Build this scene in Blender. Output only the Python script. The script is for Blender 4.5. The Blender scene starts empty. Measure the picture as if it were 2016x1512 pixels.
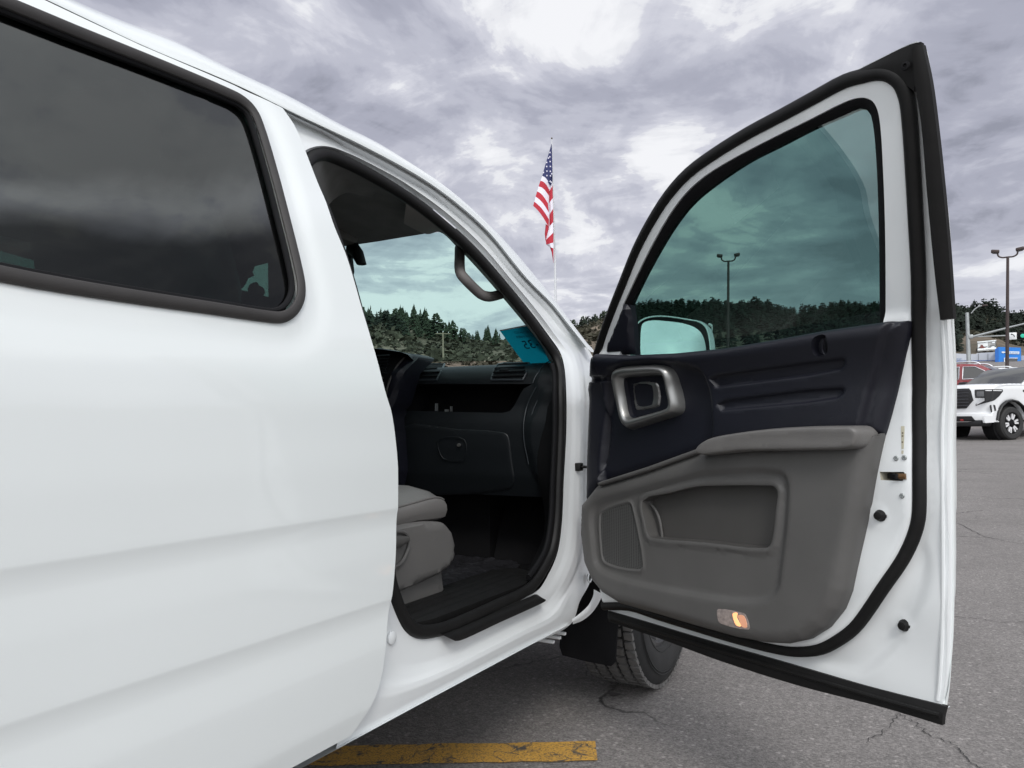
import bpy, bmesh, math, random
import numpy as np
from mathutils import Vector, Matrix, geometry
R = math.radians
random.seed(7)
sc = bpy.context.scene
C = sc.collection

# ------------------------------------------------------------------ camera
F, CX, CY = 1514., 1008., 756.
YAW, PITCH, CZ = R(27.3), math.atan(89/1514.), 1.02
FWD = np.array([-math.sin(YAW)*math.cos(PITCH), math.cos(YAW)*math.cos(PITCH), math.sin(PITCH)])
RGT = np.array([math.cos(YAW), math.sin(YAW), 0.])
UPV = np.cross(RGT, FWD)
CAM = np.array([0, 0, CZ])
cd = bpy.data.cameras.new('camera'); cam = bpy.data.objects.new('camera', cd); C.objects.link(cam)
cd.sensor_width = 36; cd.sensor_fit = 'HORIZONTAL'; cd.lens = F/2016*36
cd.clip_start = .02; cd.clip_end = 5000
M = Matrix.Identity(4)
for i in range(3):
    M[i][0] = RGT[i]; M[i][1] = UPV[i]; M[i][2] = -FWD[i]; M[i][3] = CAM[i]
cam.matrix_world = M
sc.camera = cam

# ------------------------------------------------------------------ world, sun, exposure
SUN_EL, SUN_AZ = R(40), R(146)          # azimuth clockwise from +Y (truck forward)
w = bpy.data.worlds.new('World'); sc.world = w; w.use_nodes = True
nt = w.node_tree; nt.nodes.clear()
def wn(t, **k):
    n = nt.nodes.new(t)
    for a, b in k.items(): setattr(n, a, b)
    return n
def wl(a, b): nt.links.new(a, b)
def wmath(op, a, b=None, c=None, clamp=False):
    n = wn('ShaderNodeMath', operation=op, use_clamp=clamp)
    for i, x in enumerate((a, b, c)):
        if x is None: continue
        if isinstance(x, (int, float)): n.inputs[i].default_value = x
        else: wl(x, n.inputs[i])
    return n.outputs[0]
sky = wn('ShaderNodeTexSky', sky_type='NISHITA'); sky.sun_disc = False
sky.sun_elevation = SUN_EL; sky.sun_rotation = SUN_AZ; sky.altitude = 1400
bg1 = wn('ShaderNodeBackground'); bg1.inputs[1].default_value = .10; wl(sky.outputs[0], bg1.inputs[0])
tc = wn('ShaderNodeTexCoord')
sep = wn('ShaderNodeSeparateXYZ'); wl(tc.outputs['Generated'], sep.inputs[0])
zz = wmath('MAXIMUM', sep.outputs[2], 0.0)
h = wmath('ADD', zz, .16)
comb = wn('ShaderNodeCombineXYZ')
wl(wmath('DIVIDE', sep.outputs[0], h), comb.inputs[0]); wl(wmath('DIVIDE', sep.outputs[1], h), comb.inputs[1])
def noise(scale, detail, rough, dist, off):
    mp = wn('ShaderNodeMapping'); mp.inputs['Location'].default_value = off
    wl(comb.outputs[0], mp.inputs[0])
    n = wn('ShaderNodeTexNoise', noise_dimensions='2D'); n.inputs['Scale'].default_value = scale; n.inputs['Detail'].default_value = detail
    n.inputs['Roughness'].default_value = rough; n.inputs['Distortion'].default_value = dist
    wl(mp.outputs[0], n.inputs[0]); return n.outputs[0]
n1 = noise(1.5, 11, .58, .5, (3.1, 1.7, 0))
n2 = noise(.55, 4, .5, .2, (8.3, 2.2, 0))
n3 = noise(4.4, 8, .62, .5, (1.3, 5.2, 0))
def billow(scale, detail, off):
    return wmath('ABSOLUTE', wmath('SUBTRACT', wmath('MULTIPLY', noise(scale, detail, .5, .3, off), 2.), 1.))
b1 = billow(1.9, 3, (5.1, .4, 0)); b2 = billow(5.2, 4, (2.2, 7.7, 0))
bil = wmath('ADD', wmath('MULTIPLY', wmath('SUBTRACT', b1, .22), .17), wmath('MULTIPLY', wmath('SUBTRACT', b2, .20), .09))
n4m = wn('ShaderNodeMapping'); n4m.inputs['Scale'].default_value = (1, 1, 1.9); wl(tc.outputs['Generated'], n4m.inputs[0])
n4 = wn('ShaderNodeTexNoise'); n4.inputs['Scale'].default_value = 3.6; n4.inputs['Detail'].default_value = 7; n4.inputs['Roughness'].default_value = .55; n4.inputs['Distortion'].default_value = .5; wl(n4m.outputs[0], n4.inputs[0])
hib = wn('ShaderNodeMapRange', interpolation_type='SMOOTHSTEP'); wl(zz, hib.inputs[0])
for i, v in ((1, .12), (2, .45), (3, -.004), (4, .022)): hib.inputs[i].default_value = v
rd_ = wn('ShaderNodeVectorMath', operation='DOT_PRODUCT'); wl(tc.outputs['Generated'], rd_.inputs[0]); rd_.inputs[1].default_value = (math.sin(R(35))*math.cos(R(52)), math.cos(R(35))*math.cos(R(52)), math.sin(R(52)))
rm_ = wn('ShaderNodeMapRange', interpolation_type='SMOOTHSTEP'); wl(rd_.outputs['Value'], rm_.inputs[0])
for i, v in ((1, .80), (2, .96), (3, 0.), (4, .075)): rm_.inputs[i].default_value = v
bil = wmath('ADD', wmath('MULTIPLY', bil, 1.), rm_.outputs[0])
bil = wmath('ADD', wmath('ADD', wmath('MULTIPLY', bil, .75), wmath('MULTIPLY', wmath('SUBTRACT', n4.outputs[0], .5), .26)), hib.outputs[0])
dens = wmath('ADD', bil, wmath('ADD', wmath('ADD', wmath('MULTIPLY', n1, .55), wmath('MULTIPLY', n2, .33)), wmath('MULTIPLY', n3, .2)))
ramp = wn('ShaderNodeValToRGB'); wl(dens, ramp.inputs[0])
cr = ramp.color_ramp; cr.interpolation = 'EASE'
cr.elements[0].position = .445; cr.elements[0].color = (.86, .868, .90, 1)
cr.elements[1].position = .70; cr.elements[1].color = (.29, .302, .37, 1)
for p, c in ((.485, (.78, .79, .83, 1)), (.515, (.61, .62, .695, 1)), (.565, (.49, .502, .585, 1)), (.63, (.39, .402, .485, 1))):
    e = cr.elements.new(p); e.color = c
# pale band low over the horizon
low = wn('ShaderNodeMapRange', interpolation_type='SMOOTHSTEP'); wl(zz, low.inputs[0])
for i, v in ((1, .05), (2, .28), (3, .42), (4, 0.)): low.inputs[i].default_value = v
mx = wn('ShaderNodeMixRGB'); wl(low.outputs[0], mx.inputs[0]); wl(ramp.outputs[0], mx.inputs[1]); mx.inputs[2].default_value = (.70, .72, .78, 1)
# the thin bright cloud in front of the sun, behind the viewer, lifts that half of the sky
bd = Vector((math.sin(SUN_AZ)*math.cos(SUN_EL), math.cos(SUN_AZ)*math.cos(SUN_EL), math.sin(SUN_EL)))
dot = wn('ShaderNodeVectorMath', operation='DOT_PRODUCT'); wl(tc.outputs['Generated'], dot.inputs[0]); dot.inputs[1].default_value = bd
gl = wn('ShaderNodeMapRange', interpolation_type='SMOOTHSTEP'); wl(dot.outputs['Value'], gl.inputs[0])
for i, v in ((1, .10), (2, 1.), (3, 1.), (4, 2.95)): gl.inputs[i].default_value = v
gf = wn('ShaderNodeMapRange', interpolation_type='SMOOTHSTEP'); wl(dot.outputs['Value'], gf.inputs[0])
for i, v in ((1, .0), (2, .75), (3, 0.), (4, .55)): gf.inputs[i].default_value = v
mx2 = wn('ShaderNodeMixRGB'); wl(gf.outputs[0], mx2.inputs[0]); wl(mx.outputs[0], mx2.inputs[1]); mx2.inputs[2].default_value = (.705, .735, .735, 1)
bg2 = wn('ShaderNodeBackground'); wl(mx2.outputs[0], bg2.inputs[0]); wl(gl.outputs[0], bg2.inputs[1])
cov = wn('ShaderNodeMapRange', interpolation_type='SMOOTHSTEP'); wl(dens, cov.inputs[0])
for i, v in ((1, .325), (2, .375), (3, 0.), (4, 1.)): cov.inputs[i].default_value = v
cov2 = wmath('MAXIMUM', cov.outputs[0], wmath('MULTIPLY', low.outputs[0], 2.2), clamp=True)
# a heavy dark bank with a bright upper rim high ahead to the right (it is what the rear window mirrors)
hd = wn('ShaderNodeVectorMath', operation='DOT_PRODUCT'); wl(tc.outputs['Generated'], hd.inputs[0]); hd.inputs[1].default_value = (math.sin(R(55)), math.cos(R(55)), 0)
hm = wn('ShaderNodeMapRange', interpolation_type='SMOOTHSTEP'); wl(hd.outputs['Value'], hm.inputs[0])
for i, v in ((1, .48), (2, .58), (3, 0.), (4, 1.)): hm.inputs[i].default_value = v
zlo = wn('ShaderNodeMapRange', interpolation_type='SMOOTHSTEP'); wl(zz, zlo.inputs[0])
for i, v in ((1, .46), (2, .54), (3, 0.), (4, 1.)): zlo.inputs[i].default_value = v
hmz = wmath('MULTIPLY', hm.outputs[0], zlo.outputs[0])
zn = wmath('ADD', wmath('SUBTRACT', zz, wmath('MULTIPLY', sep.outputs[0], .43)), wmath('MULTIPLY', wmath('SUBTRACT', n4.outputs[0], .5), .10))
d1_ = wn('ShaderNodeMapRange', interpolation_type='SMOOTHSTEP'); wl(zn, d1_.inputs[0])
for i, v in ((1, .49), (2, .55), (3, 1.), (4, 0.)): d1_.inputs[i].default_value = v
b1_ = wn('ShaderNodeMapRange', interpolation_type='SMOOTHSTEP'); wl(zn, b1_.inputs[0])
for i, v in ((1, .54), (2, .59), (3, 1.), (4, 0.)): b1_.inputs[i].default_value = v
dk_ = wmath('MULTIPLY', wmath('MULTIPLY', d1_.outputs[0], hmz), .62)
br_ = wmath('MULTIPLY', wmath('MULTIPLY', wmath('SUBTRACT', b1_.outputs[0], d1_.outputs[0]), hmz), .7)
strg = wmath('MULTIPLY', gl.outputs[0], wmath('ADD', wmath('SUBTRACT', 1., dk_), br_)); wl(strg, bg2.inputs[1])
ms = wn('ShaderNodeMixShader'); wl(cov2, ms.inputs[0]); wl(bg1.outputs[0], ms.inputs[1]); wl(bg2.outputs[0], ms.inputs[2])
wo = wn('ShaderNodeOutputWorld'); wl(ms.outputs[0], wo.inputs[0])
sd = bpy.data.lights.new('sun', 'SUN'); sd.energy = 1.2; sd.angle = R(14); sd.color = (1, .96, .9)
so = bpy.data.objects.new('sun', sd); C.objects.link(so)
so.rotation_euler = (-bd).to_track_quat('-Z', 'Y').to_euler(); so.location = (6, -8, 30)
sc.view_settings.view_transform = 'Standard'; sc.view_settings.look = 'None'
sc.view_settings.exposure = .08; sc.view_settings.gamma = 1
sc.render.engine = 'CYCLES'
try: sc.cycles.transparent_max_bounces = 24
except Exception: pass

# ------------------------------------------------------------------ helpers: materials
def mat(name, col, rough=.5, metal=0., coat=0., var=.08, vscale=6., bump=0., bscale=200., spec=.5, emit=None, estr=0.):
    m = bpy.data.materials.new(name); m.use_nodes = True
    t = m.node_tree; b = t.nodes['Principled BSDF']
    n = t.nodes.new('ShaderNodeTexNoise'); n.inputs['Scale'].default_value = vscale; n.inputs['Detail'].default_value = 5
    co = t.nodes.new('ShaderNodeTexCoord'); t.links.new(co.outputs['Object'], n.inputs[0])
    r = t.nodes.new('ShaderNodeMapRange'); t.links.new(n.outputs[0], r.inputs[0])
    r.inputs[1].default_value = .3; r.inputs[2].default_value = .7; r.inputs[3].default_value = 1-var; r.inputs[4].default_value = 1+var
    mixn = t.nodes.new('ShaderNodeVectorMath'); mixn.operation = 'SCALE'
    mixn.inputs[0].default_value = col[:3]; t.links.new(r.outputs[0], mixn.inputs['Scale'])
    t.links.new(mixn.outputs[0], b.inputs['Base Color'])
    b.inputs['Roughness'].default_value = rough; b.inputs['Metallic'].default_value = metal
    b.inputs['Coat Weight'].default_value = coat; b.inputs['Coat Roughness'].default_value = .04
    b.inputs['Specular IOR Level'].default_value = spec
    if bump:
        n2 = t.nodes.new('ShaderNodeTexNoise'); n2.inputs['Scale'].default_value = bscale; n2.inputs['Detail'].default_value = 3
        t.links.new(co.outputs['Object'], n2.inputs[0])
        bp = t.nodes.new('ShaderNodeBump'); bp.inputs['Strength'].default_value = bump; bp.inputs['Distance'].default_value = .002
        t.links.new(n2.outputs[0], bp.inputs['Height']); t.links.new(bp.outputs[0], b.inputs['Normal'])
    if emit:
        b.inputs['Emission Color'].default_value = (*emit, 1); b.inputs['Emission Strength'].default_value = estr
    return m
def glass(name, tint, refl=.09, rough=0.):
    m = bpy.data.materials.new(name); m.use_nodes = True
    t = m.node_tree; t.nodes.clear()
    N = t.nodes.new; L = t.links.new
    g = N('ShaderNodeNewGeometry'); d = N('ShaderNodeVectorMath'); d.operation = 'DOT_PRODUCT'
    L(g.outputs['Normal'], d.inputs[0]); L(g.outputs['Incoming'], d.inputs[1])
    def mm(op, a, b):
        n = N('ShaderNodeMath'); n.operation = op
        for i, x in enumerate((a, b)):
            if isinstance(x, (int, float)): n.inputs[i].default_value = x
            else: L(x, n.inputs[i])
        return n.outputs[0]
    c = mm('ABSOLUTE', d.outputs['Value'], 0.)
    p = mm('POWER', mm('SUBTRACT', 1., c), 4.5)
    f = mm('ADD', mm('MULTIPLY', p, 1-refl), refl)
    tr = N('ShaderNodeBsdfTransparent'); tr.inputs[0].default_value = (*tint, 1)
    gl = N('ShaderNodeBsdfGlossy'); gl.inputs['Roughness'].default_value = rough
    nz = N('ShaderNodeTexNoise'); nz.inputs['Scale'].default_value = 3.; nz.inputs['Detail'].default_value = 1
    tco = N('ShaderNodeTexCoord'); L(tco.outputs['Object'], nz.inputs[0])
    bp = N('ShaderNodeBump'); bp.inputs['Strength'].default_value = .02; bp.inputs['Distance'].default_value = .02
    L(nz.outputs[0], bp.inputs['Height']); L(bp.outputs[0], gl.inputs['Normal'])
    ms = N('ShaderNodeMixShader'); L(f, ms.inputs[0]); L(tr.outputs[0], ms.inputs[1]); L(gl.outputs[0], ms.inputs[2])
    o = N('ShaderNodeOutputMaterial'); L(ms.outputs[0], o.inputs[0])
    return m

PAINT = mat('white_paint', (.76, .79, .785), .30, 0, .8, .012, 1.5)
PAINT_IN = mat('white_paint_jamb', (.74, .76, .765), .33, 0, .6, .02, 5)
RUB = mat('black_rubber', (.0065, .0062, .0062), .55, 0, 0, .2, 30, .15, 500, .28)
RUBG = mat('grey_rubber', (.034, .031, .030), .6, 0, 0, .15, 18, .1, 400)
NAVY = mat('dark_plastic', (.0058, .0063, .0122), .46, 0, 0, .08, 12, .28, 700)
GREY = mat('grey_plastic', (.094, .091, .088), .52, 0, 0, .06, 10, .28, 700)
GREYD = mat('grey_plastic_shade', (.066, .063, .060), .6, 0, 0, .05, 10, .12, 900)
VINYL = mat('grey_leather', (.135, .129, .124), .45, 0, 0, .06, 15, .25, 350)
SATIN = mat('satin_metal', (.25, .25, .245), .34, .75, 0, .04, 20)
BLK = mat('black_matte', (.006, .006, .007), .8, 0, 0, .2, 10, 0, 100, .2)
DASHM = mat('dash_plastic', (.0065, .0085, .0105), .45, 0, 0, .06, 14, .2, 900)
CLOTH = mat('headliner_cloth', (.20, .20, .195), .9, 0, 0, .1, 20, .2, 400)
TRIMG = mat('pillar_trim', (.14, .13, .125), .6, 0, 0, .06, 20, .2, 600)
CHROME = mat('chrome', (.75, .76, .78), .12, 1, 0, .02)
MIRROR = mat('mirror_glass', (.84, .87, .87), .015, 1, 0, .005)
WGLASS = glass('windshield_glass', (.70, .93, .87), .05)
DGLASS = glass('door_glass', (.47, .63, .595), .11)
PGLASS = glass('privacy_glass', (.24, .33, .31), .085)
CARGL = glass('car_glass', (.10, .12, .12), .12)
STEEL = mat('galvanised_steel', (.34, .36, .36), .45, .5, 0, .1, 3)
DKPOLE = mat('dark_bronze_paint', (.045, .03, .028), .5, .2, 0, .1, 3)
TYRE = mat('tyre_rubber', (.022, .022, .022), .75, 0, 0, .2, 25, .3, 200)
TYREW = mat('tyre_worn_tread', (.13, .125, .12), .8, 0, 0, .2, 25, .3, 200)
ALLOY = mat('alloy', (.16, .16, .165), .3, .8, 0, .05)

# ------------------------------------------------------------------ helpers: objects
def link(o, parent=None):
    C.objects.link(o)
    if parent is not None:
        o.parent = parent
    return o
def rootloc(p):
    l = Vector((0, 0, 0))
    while p is not None:
        l += p.location; p = p.parent
    return l
def finish(me, smooth=True, ang=32):
    if smooth:
        me.polygons.foreach_set('use_smooth', [True]*len(me.polygons))
        me.set_sharp_from_angle(angle=R(ang))
    me.update()
def obj(name, verts, faces, m, parent=None, smooth=True, ang=32, mats=None, mi=None):
    off = rootloc(parent)
    me = bpy.data.meshes.new(name)
    V = [(v[0]-off[0], v[1]-off[1], v[2]-off[2]) for v in verts]
    me.from_pydata(V, [], [tuple(int(i) for i in f) for f in faces])
    for q in (mats or [m]): me.materials.append(q)
    if mi is not None: me.polygons.foreach_set('material_index', mi)
    finish(me, smooth, ang)
    return link(bpy.data.objects.new(name, me), parent)
def empty(name, loc, label=None, cat=None, group=None):
    o = bpy.data.objects.new(name, None); o.location = loc; o.empty_display_size = .2; C.objects.link(o)
    tag(o, label, cat, group); return o
def tag(o, label=None, cat=None, group=None, kind=None):
    for k, v in (('label', label), ('category', cat), ('group', group), ('kind', kind)):
        if v: o[k] = v
    return o
class MB:
    """collects shapes; build() links them as one mesh"""
    def __init__(s): s.v = []; s.f = []; s.mi = []
    def add(s, v, f, mi=0):
        n = len(s.v); s.v += [tuple(map(float, x)) for x in v]; s.f += [tuple(i+n for i in q) for q in f]; s.mi += [mi]*len(f); return s
    def box(s, c, d, rot=None, mi=0, bev=0.):
        bm = bmesh.new(); bmesh.ops.create_cube(bm, size=1)
        for v in bm.verts: v.co = Vector((v.co[0]*d[0], v.co[1]*d[1], v.co[2]*d[2]))
        if bev: bmesh.ops.bevel(bm, geom=bm.edges[:], offset=bev, segments=2, affect='EDGES', profile=.5)
        T = Matrix.Translation(c) @ (rot.to_4x4() if rot is not None else Matrix.Identity(4))
        bm.verts.index_update()
        vv = [T @ v.co for v in bm.verts]; ff = [[v.index for v in f.verts] for f in bm.faces]; bm.free()
        return s.add(vv, ff, mi)
    def tube(s, pts, r, closed=False, n=10, up=None, rb=None, cap=True, mi=0):
        P = np.array(pts, float); K = len(P)
        rr = np.full(K, r) if np.isscalar(r) else np.array(r, float)
        rB = rr if rb is None else (np.full(K, rb) if np.isscalar(rb) else np.array(rb, float))
        T = np.roll(P, -1, 0)-np.roll(P, 1, 0)
        if not closed: T[0] = P[1]-P[0]; T[-1] = P[-1]-P[-2]
        T /= np.linalg.norm(T, axis=1)[:, None]+1e-12
        if up is None:
            u0 = np.array([0, 0, 1.]) if abs(T[0, 2]) < .9 else np.array([1., 0, 0])
            U = np.zeros_like(P); cur = u0
            for i in range(K):
                cur = cur-T[i]*(cur@T[i]); cur /= np.linalg.norm(cur)+1e-12; U[i] = cur
        else:
            U = np.tile(np.array(up, float), (K, 1)) if np.ndim(up) == 1 else np.array(up, float)
            U = U-T*np.sum(U*T, 1)[:, None]; U /= np.linalg.norm(U, axis=1)[:, None]+1e-12
        W = np.cross(T, U)
        V = []
        for i in range(K):
            for j in range(n):
                a = 2*math.pi*j/n
                V.append(P[i]+U[i]*math.sin(a)*rr[i]+W[i]*math.cos(a)*rB[i])
        Fc = []
        for i in range(K if closed else K-1):
            k = (i+1) % K
            for j in range(n):
                Fc.append((i*n+j, i*n+(j+1) % n, k*n+(j+1) % n, k*n+j))
        if not closed and cap:
            Fc.append(tuple(range(n-1, -1, -1))); Fc.append(tuple((K-1)*n+j for j in range(n)))
        return s.add(V, Fc, mi)
    def lathe(s, prof, T=None, n=24, mi=0, cap=True):
        V = []; Fc = []
        for r_, z_ in prof:
            for j in range(n):
                a = 2*math.pi*j/n; V.append(Vector((r_*math.cos(a), r_*math.sin(a), z_)))
        for i in range(len(prof)-1):
            for j in range(n): Fc.append((i*n+j, i*n+(j+1) % n, (i+1)*n+(j+1) % n, (i+1)*n+j))
        if cap:
            Fc.append(tuple(range(n-1, -1, -1))); Fc.append(tuple((len(prof)-1)*n+j for j in range(n)))
        if T is not None: V = [T @ v for v in V]
        return s.add(V, Fc, mi)
    def build(s, name, m, parent=None, smooth=True, ang=32, mats=None):
        return obj(name, s.v, s.f, m, parent, smooth, ang, mats, s.mi if mats else None)

def crom(pts, n=6, closed=False):
    P = np.array(pts, float); K = len(P); out = []
    rng = range(K) if closed else range(K-1)
    for i in rng:
        p1, p2 = P[i], P[(i+1) % K]
        p0 = P[i-1] if (closed or i > 0) else 2*p1-p2
        p3 = P[(i+2) % K] if (closed or i+2 < K) else 2*p2-p1
        d01 = max(np.linalg.norm(p1-p0), 1e-9)**.5; d12 = max(np.linalg.norm(p2-p1), 1e-9)**.5; d23 = max(np.linalg.norm(p3-p2), 1e-9)**.5
        m1 = (p2-p1)+d12*((p1-p0)/d01-(p2-p0)/(d01+d12))
        m2 = (p2-p1)+d12*((p3-p2)/d23-(p3-p1)/(d12+d23))
        for k in range(n):
            t = k/n; a = 2*t**3-3*t**2+1; b = t**3-2*t**2+t; c = -2*t**3+3*t**2; d = t**3-t**2
            out.append(a*p1+b*m1+c*p2+d*m2)
    if not closed: out.append(P[-1])
    return np.array(out)
def dens(poly, res, closed=True):
    P = np.array(poly, float); out = []
    K = len(P)
    for i in range(K if closed else K-1):
        a, b = P[i], P[(i+1) % K]; n = max(1, int(math.ceil(np.linalg.norm(b-a)/res)))
        for k in range(n): out.append(a+(b-a)*k/n)
    if not closed: out.append(P[-1])
    return np.array(out)
def inside(P, poly):
    poly = np.array(poly); x, y = P[:, 0], P[:, 1]; r = np.zeros(len(P), bool)
    j = len(poly)-1
    for i in range(len(poly)):
        xi, yi = poly[i]; xj, yj = poly[j]
        if yi != yj:
            r ^= ((yi > y) != (yj > y)) & (x < (xj-xi)*(y-yi)/(yj-yi)+xi)
        j = i
    return r
def dist(P, poly, closed=True):
    poly = np.array(poly, float); d = np.full(len(P), 1e9)
    K = len(poly)
    for i in range(K if closed else K-1):
        a, b = poly[i], poly[(i+1) % K]; ab = b-a; L = ab@ab
        if L < 1e-14: continue
        t = np.clip(((P-a)@ab)/L, 0, 1); q = P-(a+t[:, None]*ab)
        d = np.minimum(d, np.hypot(q[:, 0], q[:, 1]))
    return d
def sdf(P, poly):
    d = dist(P, poly); return np.where(inside(P, poly), d, -d)      # positive inside
def sstep(x): x = np.clip(x, 0, 1); return x*x*(3-2*x)
def rnd(d, r): t = np.clip(d/r, 0, 1); return np.sqrt(np.clip(1-(1-t)**2, 0, 1))   # 0 at the border, 1 inside: a quarter round
def inset(poly, d):
    P = np.array(poly, float); T = np.roll(P, -1, 0)-np.roll(P, 1, 0); T /= np.linalg.norm(T, axis=1)[:, None]+1e-9
    A = .5*np.sum(P[:, 0]*np.roll(P[:, 1], -1)-np.roll(P[:, 0], -1)*P[:, 1])
    Nn = np.stack([-T[:, 1], T[:, 0]], 1)*(1 if A > 0 else -1)
    return P+Nn*d
def sheet(name, outline, mapf, m, parent, holes=(), res=.02, disp=None, thick=.01, ang=32, smooth=True, ret=False, feats=(), rim=(), extra=None):
    out = dens(outline, res); hs = [dens(q, res) for q in holes]
    lo, hi = out.min(0), out.max(0)
    gx, gy = np.meshgrid(np.arange(lo[0]+res*.5, hi[0], res), np.arange(lo[1]+res*.5, hi[1], res))
    gx = gx+(np.arange(gx.shape[0]) % 2)[:, None]*res*.5
    G = np.stack([gx.ravel(), gy.ravel()], 1)
    k = inside(G, out)
    for q in hs: k &= ~inside(G, q)
    G = G[k]
    if len(G):
        dd = dist(G, out)
        for q in hs: dd = np.minimum(dd, dist(G, q))
        G = G[dd > res*.45]
    X = []
    for poly, offs in list(feats)+([(outline, rim)] if len(rim) else []):
        for o_ in offs:
            q = dens(inset(poly, o_), res*.75); kk = inside(q, out)
            for h_ in hs: kk &= ~inside(q, h_)
            q = q[kk]
            if len(q):
                dq = dist(q, out)
                for h_ in hs: dq = np.minimum(dq, dist(q, h_))
                q = q[dq > .0012]
            if len(X) and len(q):
                allx = np.concatenate(X); q = q[np.array([np.min((allx[:, 0]-p[0])**2+(allx[:, 1]-p[1])**2) for p in q]) > (.0015)**2]
            if len(q): X.append(q)
    if extra is not None:
        q = np.asarray(extra); kk = inside(q, out)
        for h_ in hs: kk &= ~inside(q, h_)
        q = q[kk]; dq = dist(q, out)
        for h_ in hs: dq = np.minimum(dq, dist(q, h_))
        X.append(q[dq > .003])
    if X:
        X = np.concatenate(X)
        keep = np.array([np.min((X[:, 0]-p[0])**2+(X[:, 1]-p[1])**2) for p in G]) > (res*.55)**2 if len(G) else np.zeros(0, bool)
        G = np.concatenate([G[keep], X])
    vs = [Vector(p) for p in out]; ed = [(i, (i+1) % len(out)) for i in range(len(out))]
    for q in hs:
        n0 = len(vs); vs += [Vector(p) for p in q]; ed += [(n0+i, n0+(i+1) % len(q)) for i in range(len(q))]
    vs += [Vector(p) for p in G]
    r = geometry.delaunay_2d_cdt(vs, ed, [], 0, 1e-7)
    P = np.array([tuple(v) for v in r[0]]); T = np.array([f for f in r[2] if len(f) == 3])
    cen = P[T].mean(1); k = inside(cen, out)
    for q in hs: k &= ~inside(cen, q)
    T = T[k]
    off = disp(P) if disp else np.zeros(len(P))
    A = mapf(P, off); B = mapf(P, off-thick) if np.isscalar(thick) else mapf(P, thick(P))
    t0 = T[len(T)//2]
    nrm = np.cross(A[t0[1]]-A[t0[0]], A[t0[2]]-A[t0[0]])
    if nrm@(mapf(P[t0[:1]], np.array([.01]))-mapf(P[t0[:1]], np.array([0.])))[0] < 0: T = T[:, ::-1]
    n = len(P)
    faces = [tuple(t) for t in T]+[tuple(t[::-1]+n) for t in T]
    cnt = {}
    for t in T:
        for i in range(3):
            e = (t[i], t[(i+1) % 3]); cnt[e] = 1
    for (a, b) in cnt:
        if (b, a) not in cnt: faces.append((b, a, a+n, b+n))
    V = np.concatenate([A, B])
    if ret: return V, faces
    return obj(name, V, faces, m, parent, smooth, ang)

# ------------------------------------------------------------------ projecting photograph outlines on real surfaces
def ray(u, v): return FWD+RGT*(u-CX)/F-UPV*(v-CY)/F
def hit(u, v, f, t0=.25, t1=9.):
    d = ray(u, v); a, b = t0, t1; ga = f(CAM+d*a) > 0
    for _ in range(46):
        m_ = (a+b)/2
        if (f(CAM+d*m_) > 0) == ga: a = m_
        else: b = m_
    return CAM+d*a
def onx(u, v, x): d = ray(u, v); return CAM+d*(x/d[0])
def ony(u, v, y): d = ray(u, v); return CAM+d*(y/d[1])
def onz(u, v, z): d = ray(u, v); return CAM+d*((z-CZ)/d[2])
def atd(u, v, dep): return CAM+ray(u, v)*dep               # at a camera depth

X0 = -.92
def lean(z):
    t = np.maximum(0, np.asarray(z, float)-1.10); return .42*t*t/(t+.08)
PROF_Z = [.30, .44, .475, .49, .545, .598, .625, .651, .662, .672, .680, .686, .73, .776, .80, .828, .838, .848, .856, .862, .95, 1.06, 1.12, 1.9]
PROF_O = [-.055, -.021, -.013, -.0095, -.0045, -.0002, -.0005, -.0006, -.0002, .0008, .0022, .0040, .0056, .0070, .0068, .0064, .0068, .0076, .0088, .0106, .012, .009, .003, .0]
def emboss(z):
    z = np.asarray(z, float)
    s = np.zeros_like(z); n = 2
    for k in range(-n, n+1): s = s+np.interp(z+k*.0010, PROF_Z, PROF_O)
    return s/(2*n+1)
def Sx(z): return X0-lean(z)
def Bp(u, v, off=0.): return hit(u, v, lambda p: p[0]-(Sx(p[2])-off))
def Byz(px, off=0.): return np.array([Bp(u, v, off)[1:] for u, v in px])
def bodymap(P, off):                       # (y,z) on the body side, off = outwards
    return np.stack([Sx(P[:, 1])+off, P[:, 0], P[:, 1]], 1)

# door frame: hinge point, direction along the door, normal to its inner side
HP = np.array([-.9198, 2.3259]); TH = YAW+R(34.7)
DA = np.array([math.sin(TH), -math.cos(TH)]); DN = np.array([-math.cos(TH), -math.sin(TH)])
if DN@(-HP) < 0: DN = -DN
def dloc(p): q = p[:2]-HP; return np.array([q@DA, q@DN, p[2]])
def dmap(P, off):
    n = lean(P[:, 1])+off
    return np.stack([HP[0]+P[:, 0]*DA[0]+n*DN[0], HP[1]+P[:, 0]*DA[1]+n*DN[1], P[:, 1]], 1)
def Dp(u, v, off=0.):
    p = hit(u, v, lambda p: dloc(p)[1]-(lean(p[2])+off), .3, 6.); l = dloc(p); return np.array([l[0], l[2]])
def Dq(px, off=0.): return np.array([Dp(u, v, off) for u, v in px])
DN3 = np.array([DN[0], DN[1], 0.])
def D3(px, off=0.): P = Dq(px, off); return dmap(P, np.full(len(P), off))

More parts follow.
